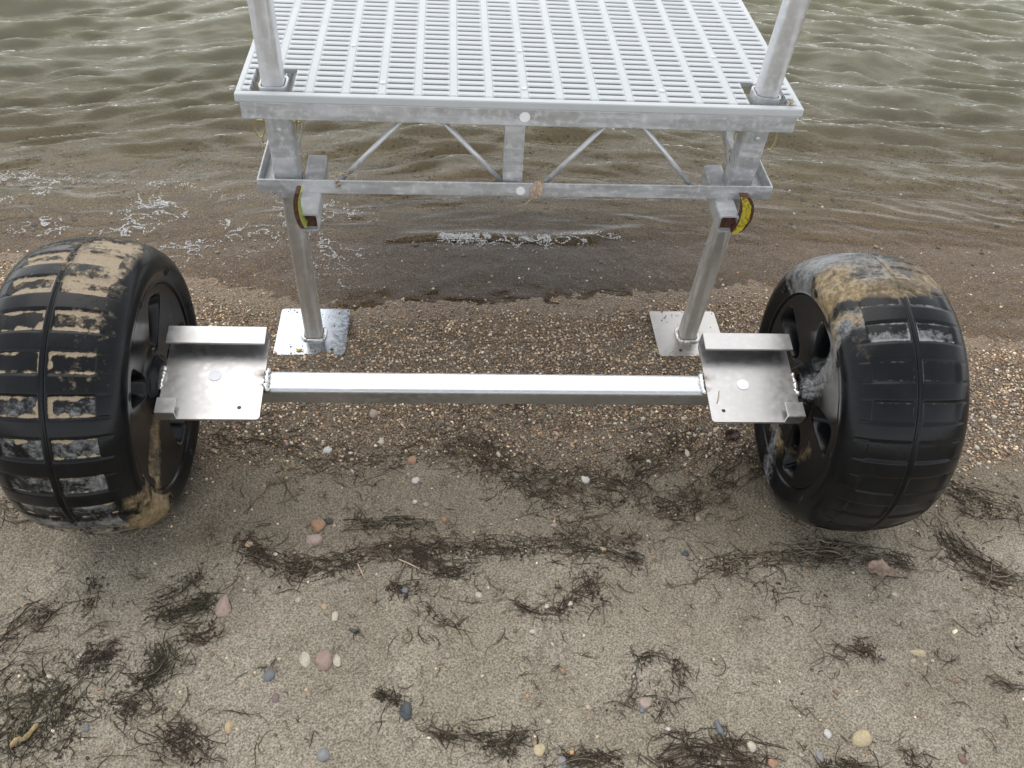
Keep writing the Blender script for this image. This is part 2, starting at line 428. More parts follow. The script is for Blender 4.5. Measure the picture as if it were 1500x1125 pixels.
# front beam (channel) under the deck
def rbox(bm, lo, hi, b=.004): box(bm, D(*lo), D(*hi), b, 2)
bm = bmesh.new(); FZ0, FZ1 = .640, .6805
rbox(bm, (DX0+.008,DF+.004,FZ0), (DX1-.009,DF+.011,FZ1), .0025)
rbox(bm, (DX0+.0085,DF+.0105,FZ0+.0002), (DX1-.0095,DF+.026,FZ0+.0062), .002)
rbox(bm, (DX0+.0085,DF+.0105,FZ1-.0062), (DX1-.0095,DF+.026,FZ1-.0002), .002)
fb = bm_obj('front_beam', bm, M_OLD, DK, False, (0,0,.66)); fb.rotation_euler = ROLL
bm = bmesh.new(); c = D(.0125,DF+.0038,.6625)
tube(bm, c, c+Vector((0,-.0012,0)), circ(.0118,28)); st = bm_obj('white_dot', bm, M_DOT, fb, False, (0,0,.66)); st.location = (0,0,0)
for x in (DX0+.008, DX1-.016):                       # side beams
    bm = bmesh.new(); rbox(bm, (x,DF+.0365,FZ0), (x+.007,DF+DEPTH-.01,FZ1), .002); o = bm_obj('side_beam', bm, M_OLD, DK, False, (0,0,.66)); o.rotation_euler = ROLL
for y in (.86,1.26,1.64):
    bm = bmesh.new(); rbox(bm, (DX0+.016,y,FZ0+.004), (DX1-.017,y+.03,FZ1-.002), .002); o = bm_obj('cross_beam', bm, M_OLD, DK, False, (0,0,.66)); o.rotation_euler = ROLL
# lower frame: angle with its leg turned out
LX0, LX1, LZ0, LZ1, LY = -.586, .606, .4655, .5005, .450
bm = bmesh.new()
rbox(bm, (LX0,LY,LZ0), (LX1,LY+.0045,LZ1), .0015); rbox(bm, (LX0+.0002,LY+.0043,LZ0+.0002), (LX1-.0002,LY+.030,LZ0+.0045), .0015)
lb = bm_obj('lower_beam', bm, M_OLD, DK)
bm = bmesh.new(); c = D(.0125,LY-.0002,.4805)
tube(bm, c, c+Vector((0,-.0012,0)), circ(.0105,28)); bm_obj('white_dot', bm, M_DOT, lb)
for x, s in ((LX0,1),(LX1,-1)):
    bm = bmesh.new(); a, b = sorted((x, x+s*.0045)); rbox(bm, (a,LY+.0047,LZ0+.0001), (b,LY+.86,LZ1-.0001), .0015)
    a, b = sorted((x+s*.0043, x+s*.042)); rbox(bm, (a,LY+.0423,LZ0+.0003), (b,LY+.86,LZ0+.0044), .0015); bm_obj('lower_side_rail', bm, M_OLD, DK)
# truss: strut and rods
bm = bmesh.new(); rbox(bm, (-.0245,.464,.4702), (.012,.4685,.6398), .001); rbox(bm, (.0118,.464,.4704), (.0160,.492,.6396), .001)
rbox(bm, (-.0285,.464,.4704), (-.0243,.492,.6396), .001)
cs = bm_obj('centre_strut', bm, M_OLD, DK)
for (x0,z0,x1,z1) in ((-.415,.470,-.254,.640),(-.014,.470,-.168,.640),(.057,.470,.200,.640),(.430,.470,.278,.640)):
    bm = bmesh.new(); tube(bm, D(x0,.478,z0), D(x1,.478,z1), circ(.0058,14)); bm_obj('brace_rod', bm, M_ROD, DK, True)
bm = bmesh.new(); box(bm, (-.002,-.019,0), (.002,.019,.19), .001, 1, Matrix.Translation(D(.527,.545,.47)) @ Matrix.Rotation(R_(-17),4,'Y')); bm_obj('side_brace', bm, M_OLD, DK)
bm = bmesh.new(); box(bm, (-.002,-.019,0), (.002,.019,.19), .001, 1, Matrix.Translation(D(-.515,.60,.47)) @ Matrix.Rotation(R_(14),4,'Y')); bm_obj('side_brace', bm, M_OLD, DK)
# legs that run on as rail posts, in their sleeves
LEGS = [dict(foot=(-.5170,.512), top=(-.5430,.517)), dict(foot=(.5090,.512), top=(.607,.517))]
def along(L, z):
    t = z/1.5; return Vector((L['foot'][0]+(L['top'][0]-L['foot'][0])*t, L['foot'][1]+(L['top'][1]-L['foot'][1])*t, z))
FEET = []
for i, L in enumerate(LEGS):
    g0 = float(ground_z(L['foot'][0], L['foot'][1]))+.006; L['g'] = g0
    bm = bmesh.new(); tube(bm, along(L,.43)-KO, along(L,.7025)-KO, rr(.0585,.0585,.012), .004)
    slv = bm_obj('leg_sleeve', bm, M_OLD, DK, False)
    bm = bmesh.new(); tube(bm, along(L,g0+.004)-KO, along(L,.47)-KO, rr(.0455,.0455,.010), .003)
    leg = bm_obj('leg', bm, M_LEG, DK, False)
    for k in range(5):                                # adjusting holes in the side faces
        z = .12+.06*k
        for s in (-1,1):
            bm = bmesh.new(); c = along(L,z)-KO+Vector((s*.0236,-.004,0)); tube(bm, c, c+Vector((s*.0012,0,0)), circ(.0042,10)); bm_obj('bolt_head', bm, M_ROD, leg)
    bm = bmesh.new(); tube(bm, along(L,.4701)-KO, along(L,1.62)-KO, rr(.0470,.0470,.011), .003)
    bm_obj('rail_post', bm, M_POST, DK, False)
    bm = bmesh.new(); tube(bm, along(L,.6995)-KO, along(L,.7035)-KO, rr(.060,.060,.014), .004); bm_obj('socket_collar', bm, M_OLD, DK, False)
    # foot plate
    fx, fy = L['foot']; s = .094
    o_ = [(fx-s+p[0],fy-s+p[1]) for p in ()]
    outer = [(fx+p[0]+(-.006 if i == 0 else .003), fy+p[1]+(.012 if i == 0 else .010)) for p in rr(.188,.188,.008,3)]
    hx = fx+(.052 if i == 0 else -.03); hy = fy-.062
    holes = [[(hx+p[0],hy+p[1]) for p in circ(.005,12)]]
    bm = bmesh.new(); holed_plate(bm, [(p[0]-KO.x,p[1]-KO.y) for p in outer], [[(p[0]-KO.x,p[1]-KO.y) for p in h] for h in holes], g0, g0+.005)
    mp = metal('foot_plate_metal', (.50,.54,.60) if i == 0 else (.55,.53,.50), .24 if i == 0 else .38, 0, [(fx-KO.x,fy-KO.y,g0,.052,1)])
    bm_obj('foot_plate', bm, mp, leg)
    FEET.append((fx,fy,g0+.005))
    bm = bmesh.new(); P = []
    n_ = 44
    for k, p in enumerate(rr(.056,.056,.016,10)): P.append((fx+p[0]-KO.x, fy+p[1]-KO.y, g0+.007+random.uniform(-.001,.0015)))
    wire(bm, P, [random.uniform(.0042,.0064) for _ in P], 7, True); bm_obj('weld', bm, M_WELD, leg, True)
# locking pins through the sleeves
for i, L in enumerate(LEGS):
    c = along(L,.612)-KO; s = -1 if i == 0 else 1
    bm = bmesh.new(); tube(bm, c+Vector((-.05,0,0)), c+Vector((.05,0,0)), circ(.0042,10))
    pin = bm_obj('locking_pin', bm, M_ZINC, DK, True)
    q = c+Vector((s*.044,0,0)); bm = bmesh.new()
    if i == 0:
        P = [q+Vector((-.002+.012*math.cos(a)*1.0,-.006,-.004+.034*math.sin(a))) for a in np.linspace(0,2*math.pi,22)[:-1]]
        wire(bm, P, .0024, 7, True)
    else:
        P = [q+Vector((.008*math.sin(a*1.0)+.002,-.006,-.022+.026*math.cos(a))) for a in np.linspace(-.1,math.pi*1.15,16)]
        wire(bm, P, .0026, 7)
    bm_obj('pin_ring', bm, M_ZINC, pin, True)
    q = c-Vector((s*.04,0,0)); bm = bmesh.new()
    P = [q+Vector((.004*math.cos(a),-.004,-.012+.014*math.sin(a))) for a in np.linspace(0,2*math.pi,16)[:-1]]
    wire(bm, P, .0016, 6, True); tube(bm, q+Vector((-.002,0,0)), q+Vector((.004,0,0)), circ(.007,10)); bm_obj('pin_clip', bm, M_ZINC, pin, True)
    bm = bmesh.new(); c2 = along(L,.607)-KO+Vector((.002,-.0315,0)); tube(bm, c2, c2+Vector((0,-.0015,0)), circ(.0062,14)); bm_obj('bolt_head', bm, M_ROD, slv, True)
# square mounting tubes under the lower beam, with curved painted hooks
k = N('yellow_paint_rust'); nn = k.noise(140,5,.7); n2_ = k.noise(40,3,.6)
c_ = k.mix(k.ramp(nn,.42,.56), (.62,.50,.03), (.20,.09,.02)); c_ = k.mix(k.ramp(n2_,.3,.6), (.62,.55,.05), c_)
M_YEL = k.set(Base_Color=c_, Roughness=.6, Normal=k.bump(nn,.5,.003))
k = N('lime_paint'); nn = k.noise(140,4,.7); M_LIME = k.set(Base_Color=k.mix(k.ramp(nn,.4,.6),(.30,.34,.06),(.40,.42,.10)), Roughness=.6)
for (x, y0, y1, s) in ((-.468,.372,.605,-1),(.497,.385,.590,1)):
    bm = bmesh.new(); zc = .4395
    tube(bm, D(x,y0,zc), D(x,y1,zc+.012), rr(.046,.046,.006,3), .004); mt = bm_obj('mounting_tube', bm, M_OLD, DK, False)
    bm = bmesh.new(); tube(bm, D(x,y0+.012,zc+.001), D(x,y0+.03,zc+.001), rr(.0375,.0375,.003,2)); bm_obj('rust_plug', bm, M_RUST, mt, False)
    # curved hook: an arc of thick strip, painted on its hollow side
    n_ = 15; bm = bmesh.new(); bi = bmesh.new(); rows = []; rin = []
    for q in range(n_):
        t = q/(n_-1); a = R_(-62+124*t)
        if s < 0:   # seen edge on
            cx_, rz, wd, th = x-.008, .052, .030, .009
            px_ = cx_-.013+.020*(1-math.cos(a))*.9; pz = .4830+rz*math.sin(a)*1.02
            rows.append([D(px_-th/2,y0-.004-wd/2,pz),D(px_+th/2,y0-.004-wd/2,pz),D(px_+th/2,y0-.004+wd/2,pz),D(px_-th/2,y0-.004+wd/2,pz)])
            rin.append([D(px_+th/2+.0008,y0-.004-wd*.42,pz),D(px_+th/2+.0040,y0-.004-wd*.42,pz),D(px_+th/2+.0040,y0-.004+wd*.48,pz),D(px_+th/2+.0008,y0-.004+wd*.48,pz)])
        else:
            w_ = .023*math.cos(a)**.6+.003
            px_ = x+.008+.040*math.cos(a)-.012*t*0; pz = .468+.056*math.sin(a); py = y0-.006
            rows.append([D(px_-w_,py,pz),D(px_+.004,py,pz),D(px_+.004,py+.020,pz),D(px_-w_,py+.020,pz)])
            jit = random.uniform(-.002,.002)
            rin.append([D(px_-w_*.95,py-.0025,pz),D(px_-.004+jit,py-.0025,pz),D(px_-.004+jit,py-.0005,pz),D(px_-w_*.95,py-.0005,pz)])
    for b_, rw_ in ((bm,rows),(bi,rin)):
        vs = [[b_.verts.new(p) for p in r_] for r_ in rw_]
        for q in range(n_-1):
            for j in range(4): b_.faces.new((vs[q][j],vs[q][(j+1)%4],vs[q+1][(j+1)%4],vs[q+1][j]))
        b_.faces.new(vs[0][::-1]); b_.faces.new(vs[-1])
    bmesh.ops.bevel(bm, geom=list(bm.edges), offset=.0012, segments=1, affect='EDGES')
    bm_obj('curved_hook', bm, M_RUST, mt, False); bm_obj('hook_paint', bi, M_LIME if s < 0 else M_YEL, mt, False)

# ------------------------------------------------------------------ wheel axle assembly
AX = empty('wheel_axle', (-.07,-.005,.287), (R_(12),R_(.72),0))
tag(AX, 'bare aluminium wheel axle with two black plastic wheels standing on the sand', 'wheel axle')
bm = bmesh.new(); tube(bm, (-.600,0,0), (.600,0,0), rr(.0508,.0508,.009,6), .004)
axle_m = metal('axle_aluminium', (.58,.60,.62), .38, 0, [(-.452,0,.02,.012,1.3),(.452,0,.02,.012,1.3)])
bm_obj('axle_tube', bm, axle_m, AX)
for s in (-1,1):
    xi, xo = .457, .657 if s < 0 else .650
    xs = sorted((s*xi, s*xo)); z0 = .0262; t = .0055
    mm = metal('bracket_metal', (.56,.555,.55), .42, 0, [(s*xi,.010,z0,.017,1.9),(s*xi,-.016,z0,.012,1.6),(s*xo,.008,z0,.017,2.0),(s*xo,-.02,z0,.014,2.2)])
    yf, yb = -.097, .104
    r = .008
    outer = [(xs[0],yf+(r if s > 0 else 0)),(xs[0]+(r*.3 if s > 0 else 0),yf+(r*.3 if s > 0 else 0))]
    P = rr(xs[1]-xs[0], yb-yf, .007, 3); cx_, cy_ = (xs[0]+xs[1])/2, (yf+yb)/2
    hx = s*(.499 if s < 0 else .485)
    bm = bmesh.new(); holed_plate(bm, [(p[0]+cx_,p[1]+cy_) for p in P], [[(hx+p[0],-.070+p[1]) for p in circ(.0042,12)]], z0, z0+t)
    br = bm_obj('bracket_plate', bm, mm, AX)
    bm = bmesh.new(); h = .036                       # back web and its lip over the plate
    box(bm, (xs[0]+.001,yb-.0055,z0+t-.0005), (xs[1]-.001,yb,z0+t+h), .0008, 1)
    bm_obj('bracket_web', bm, mm, br)
    bm = bmesh.new(); box(bm, (xs[0]+.0012,yb-.043,z0+t+h-.0047), (xs[1]-.0012,yb-.0002,z0+t+h+.0008), .0008, 1)
    bm_obj('bracket_lip', bm, mm, br)
    tx = sorted((s*(xo-.002), s*(xo-.040)))           # small front hook
    bm = bmesh.new(); box(bm, (tx[0],yf+.0005,z0+t-.0004), (tx[1],yf+.0055,z0+t+.0180), .0008, 1)
    box(bm, (tx[0]+.0003,yf+.0002,z0+t+.0175), (tx[1]-.0003,yf+.036,z0+t+.0225), .0008, 1); bm_obj('front_tab', bm, mm, br)
    bm = bmesh.new(); c = Vector((s*(.557 if s < 0 else .537),.006 if s < 0 else -.005,z0+t+.0002)); tube(bm, c, c+Vector((0,0,.0012)), circ(.0128,28)); bm_obj('white_dot', bm, M_DOT, br)
    for xw in (xi-.004, xo+.003):                     # weld beads
        bm = bmesh.new(); P = [(s*xw+random.uniform(-.0025,.0025), y, .0265+random.uniform(-.001,.0022)) for y in np.linspace(-.027,.027,16)]
        wire(bm, P, [random.uniform(.0045,.0085) for _ in P], 7); bm_obj('weld', bm, M_WELD, br, True)
# --- the wheels: hollow moulded drums with recessed tread pads
def wheel_mat():
    k = N('black_moulded_plastic'); co = k.co(); d = k.sep(k.attr('dirt').outputs['Color'])
    n1 = k.noise(85,6,.75,co); n2 = k.noise(14,4,.65,co); n3 = k.noise(260,3,.6,co); n4 = k.noise(35,5,.75,co,1.2)
    c = k.mix(k.ramp(n2,.4,.75), (.004,.0045,.0055), (.009,.010,.012))
    ms = k.ramp(k.mth('ADD', d[0], k.mth('MULTIPLY', k.mth('SUBTRACT', n1, .5), 1.3)), .34, .66)
    mw = k.ramp(k.mth('ADD', d[1], k.mth('MULTIPLY', k.mth('SUBTRACT', k.mth('MULTIPLY', k.mth('ADD', n4, n1), .5), .5), 2.2)), .35, 1.0)
    mm_ = k.ramp(k.mth('ADD', d[2], k.mth('MULTIPLY', k.mth('SUBTRACT', n4, .5), 1.2)), .34, .95)
    white = k.mix(n3, (.20,.21,.215), (.46,.46,.45)); sand = k.mix(n3, (.26,.20,.13), (.52,.43,.31)); mud = k.mix(k.ramp(n1,.35,.65), (.17,.115,.055), (.40,.31,.18))
    c = k.mix(k.mth('MULTIPLY', mw, .8), c, white); c = k.mix(k.mth('MULTIPLY', mm_, .85), c, mud); c = k.mix(k.mth('MULTIPLY', ms, .9), c, sand)
    allm = k.mth('MAXIMUM', k.mth('MAXIMUM', ms, mw), mm_)
    rg = k.mth('ADD', k.ramp(n2,.3,.7,.13,.27), k.mth('MULTIPLY', allm, .5))
    b = k.bump(n1,.12,.003); b = k.bump(k.mth('MULTIPLY', ms, k.mth('ADD', n3, .5)),.8,.004,b); b = k.bump(n3,.10,.001,b)
    return k.set(Base_Color=c, Roughness=rg, Normal=b, Specular_IOR_Level=k.ramp(allm,0,1,.24,.3))
M_TYRE = wheel_mat()
M_HOLE = plain('hole_shade', (.006,.006,.007), .8, .1)  # near-black colour standing for the shade inside the wheel holes
def make_wheel(side, cx, pock0, hole0, label, dirt, PD):
    """side: +1 when the inner face looks to +X. Local axis X; angle phi from the front (-Y) upwards."""
    a, R, r0 = .125, .300, .186
    ctl = np.array([(.1215,.2120),(.1165,.2125),(.1170,.2165),(.1220,.2300),(.1250,.2450),(.1205,.2590),(.1105,.2715),(.0960,.2810),(.0760,.2890),(.0400,.2970),(0,.3000)])
    def spline(P, n):                                         # Catmull-Rom through the section points
        out = []; Q = np.vstack([P[:1],P,P[-1:]*np.array([-1,1]) if P[-1][0] == 0 else P[-1:]])
        for i in range(1, len(Q)-2):
            for q in range(40):
                u = q/40; out.append(.5*((2*Q[i])+(-Q[i-1]+Q[i+1])*u+(2*Q[i-1]-5*Q[i]+4*Q[i+1]-Q[i+2])*u*u+(-Q[i-1]+3*Q[i]-3*Q[i+1]+Q[i+2])*u**3))
        out.append(P[-1]); out = np.array(out); L = np.concatenate([[0],np.cumsum(np.hypot(*np.diff(out,axis=0).T))])
        u = np.linspace(0,L[-1],n); return np.stack([np.interp(u,L,out[:,0]),np.interp(u,L,out[:,1])],-1)
    inner = spline(ctl[1:], 78)[::-1]; xs_ = inner[:,0]      # seam -> ring
    seamx = np.array([.0008,.002,.0032,.005,.007,.009])
    inner = np.concatenate([inner[:1], np.stack([seamx, np.interp(seamx, xs_[:12], inner[:12,1])],-1), inner[inner[:,0] > .0105]]) if True else inner
    outer = inner[::-1]*np.array([-1,1]); outer = np.concatenate([outer[::3][:-4], outer[-9:]]); outer = outer[np.argsort(outer[:,0])] if False else outer
    outer = outer[:-1]
    prof_ = [tuple(p) for p in outer]+[tuple(p) for p in inner]
    tread = len(prof_)
    rs = np.linspace(.2085,.012,60)
    fx_ = np.interp(rs, [0,.030,.052,.066,.10,.19,.2085], [.118,.118,.117,.104,.1035,.112,.1135])
    face = [(.1155,.2118),(.1105,.2112),(.1105,.2092)]+list(zip(fx_,rs))
    allp = prof_+face
    px_ = np.array([p[0] for p in allp], float); pr_ = np.array([p[1] for p in allp], float)
    NA = 600; ph = np.arange(NA)*2*math.pi/NA
    PH, I = np.meshgrid(ph, np.arange(len(allp)), indexing='ij'); XX = px_[I]; RR = pr_[I]; deg = np.degrees(PH)
    tmask = (I < tread)
    # recessed pads
    per = (deg/15.) % 1.0; ax_ = np.abs(XX)
    inpad = sst(.03,.06,per)*(1-sst(.54,.57,per))*sst(.0065,.0095,ax_)*(1-sst(.080,.086,ax_))*tmask*(RR > .24)
    fine = np.exp(-((per-.045)/.02)**2)+np.exp(-((per-.555)/.02)**2)
    sl_ = fine*(1-sst(.098,.108,ax_))*sst(.006,.009,ax_)*tmask*(RR > .22)
    seam = np.exp(-(XX/.0028)**2)*tmask
    RR = RR - PD*inpad - .0022*sl_ - .0040*seam
    # pockets in the inner face
    fy, fz = -RR*np.cos(PH), RR*np.sin(PH); pk = np.zeros_like(RR)
    for q in range(5):
        w = R_(pock0+72*q); u = -fy*math.cos(w)+fz*math.sin(w); v = fy*math.sin(w)+fz*math.cos(w)
        hw = .022+.16*(np.clip(u,0,1)-.075)
        dd = np.maximum(np.abs(v)/np.clip(hw,.012,1), np.abs(u-.134)/.056)
        d2 = np.sqrt(np.sqrt((np.abs(v)/np.clip(hw,.012,1))**4+(np.abs(u-.134)/.056)**4))
        pk = np.maximum(pk, 1-sst(.62,1.06,d2)); ridge = np.exp(-(v/.006)**2)*(1-sst(.5,.8,np.abs(u-.134)/.05)); pk = np.where(d2 < 1, pk-.35*ridge*(d2 < .85), pk)
    XX = XX - .034*pk*(I >= tread)
    V = np.stack([XX*side, -RR*np.cos(PH), RR*np.sin(PH)], -1)
    F = grid_faces(NA, len(allp), True)
    if side < 0: F = F[:,::-1]
    pe = np.minimum(np.minimum(np.abs(per-.05),np.abs(per-.55))*.0785, np.clip(ax_-.0075,0,1)*1.2)   # metres to the pad border
    D3 = dirt(deg, XX, RR, V[...,1], V[...,2], inpad, pe, I >= tread)
    # outer closing disc keeps the far side shut
    j = F.min(1) % len(allp)
    fj = F % len(allp); lim = fj.max(1)
    tyreF = F[lim < tread+0]; faceF = F[lim >= tread]
    W0 = None
    def sub(Fs, name, parent, loc):
        u, inv = np.unique(Fs.ravel(), return_inverse=True)
        VV = V.reshape(-1,3)[u]; me = np_mesh(name, VV, inv.reshape(-1,4)); setattr_color(me, 'dirt', D3.reshape(-1,3)[u]); return add(name, me, M_TYRE, parent, loc)
    w = sub(tyreF, 'wheel', AX, (cx,0,0)); w['label'] = label
    f_ = sub(faceF, 'wheel_face', w, (0,0,0))
    bm = bmesh.new(); tube(bm, (-side*.112,0,0), (-side*.115,0,0), circ(.2122,64)); tube(bm, (-side*.1145,0,0), (-side*.125,0,0), circ(.05,32)); bm_obj('outer_disc', bm, M_TYRE, w)
    for q in range(8):
        an = R_(hole0+45*q); c = Vector((side*.1222,-.2335*math.cos(an),.2335*math.sin(an)))
        nrm = Vector((side*.98,.17*math.cos(an),-.17*math.sin(an)))
        bm = bmesh.new(); tube(bm, c-nrm*.006, c+nrm*.0022, circ(.0088,14), .0024)
        bm_obj('drain_hole', bm, M_TYRE, w, True)
        bm = bmesh.new(); tube(bm, c-nrm*.005, c+nrm*.0010, circ(.0066,14)); bm_obj('hole_shade_disc', bm, M_HOLE, w, True)  # dark disc painted as the shaded inside of the hole
    bm = bmesh.new(); tube(bm, (side*.095,0,0), (side*.124,0,0), circ(.030,24)); bm_obj('hub', bm, M_TYRE, w)
    bm = bmesh.new(); tube(bm, (side*.1242,0,0), (side*.1275,0,0), circ(.034,28), .016); bm_obj('washer', bm, M_ROD, w)
    bm = bmesh.new(); tube(bm, (side*.08,0,0), (side*.150,0,0), circ(.0125,18)); bm_obj('stub_axle', bm, M_ROD, w)
    return w
def band(x, a, b, s): return sst(a-s,a,x)*(1-sst(b,b+s,x))
def polyd(y, z, P):
    d = np.full(y.shape, 9.)
    for (a, b) in zip(P[:-1], P[1:]):
        ax_, az = a; bx, bz = b; vx, vz = bx-ax_, bz-az
        t = np.clip(((y-ax_)*vx+(z-az)*vz)/(vx*vx+vz*vz), 0, 1); d = np.minimum(d, np.hypot(y-ax_-t*vx, z-az-t*vz))
    return d
def dirt_left(deg, X, Rr, y, z, pad, pe, isf):
    g = (deg-12) % 360; g = np.where(g > 180, g-360, g)         # true angle from the front, upwards
    n = fbm(deg*.10, X*22, 1., 61); n2 = fbm(deg*.25, X*60, 1., 62)
    tr = (~isf)&(Rr > .22)
    edge = pad*(1-sst(.001,.013,pe+.022*(n2-.42)+.010*(n-.5)))
    s = tr*(edge*.95*band(g,-22,100,6)*sst(.30,.60,n+.15*sst(0,50,g)) + (.02+.62*n)*band(g,88,150,14)*(1-sst(.085,.115,X)) + .22*pad*band(g,70,150,10))
    s = s*(1-.9*sst(.075,.10,X)*(g < 60)) + tr*(-.05+.62*n2)*sst(-.02,.05,X)*band(g,50,112,18)*(1-sst(.10,.12,X))
    wv_ = tr*(pad*(-.05+.55*n+.45*n2)*band(g,-4,36,10) + (.05+.5*n+.4*n2)*band(g,-36,-16,8)*(X < .08) + .10)
    m = tr*(.25+.35*n+.3*n2)*band(g,-52,-25,9) + isf*.85*np.clip(1-polyd(y,z,[(-.06,-.02),(-.105,-.05),(-.20,-.09)])/.05,0,1)
    m = m + (~isf)*sst(.07,.10,X)*(.2+.4*n+.35*n2)*band(g,-38,-8,10)
    return np.stack([s, wv_, m], -1)
def dirt_right(deg, X, Rr, y, z, pad, pe, isf):
    g = (deg-12) % 360; g = np.where(g > 180, g-360, g)
    tr = ~isf
    n = fbm(deg*.10, X*22, 1., 81); n2 = fbm(deg*.3, X*60, 1., 82); fine = pad*(1-sst(.001,.006,pe))
    top = band(g+8*(n-.5),96,140,10)*tr
    m = tr*(.34+.55*n)*band(g+10*(n-.5),86,108,6) + tr*(.08+.45*n2)*sst(.05,.09,X)*band(g,62,100,14) + isf*.55*np.clip(1-polyd(y,z,[(-.03,-.16),(-.12,-.10),(-.13,-.02)])/.045,0,1)
    c = np.clip(1.25-polyd(y,z,[(-.02,.27),(-.05,.19),(-.03,.06),(-.01,-.04),(.03,-.13),(-.06,-.21),(-.12,-.24)])/.042,0,1)
    side_ = (isf | (X > .085))
    wv_ = top*(.35+.75*n)*(.45+.55*sst(-.09,.04,X)) + side_*.85*c*(.5+.6*n2) + tr*.5*fine*band(g,40,95,8) + tr*.42*band(g+6*(n2-.5),64,67,1.5)*pad + tr*(.05+.35*n2)*band(g,66,84,5)*pad
    m = m+side_*.38*c*(fbm(y*9,z*9,1.,77) > .48)
    s = np.zeros_like(m)
    return np.stack([s, wv_, m], -1)
make_wheel(1, -.778, 115+12, 40+12, 'sandy scuffed black wheel caked with mud at its foot', dirt_left, .0042)
make_wheel(-1, .779, 83+12, 13+12, 'wet glossy black wheel with a pale chalky stain over its top', dirt_right, .0030)

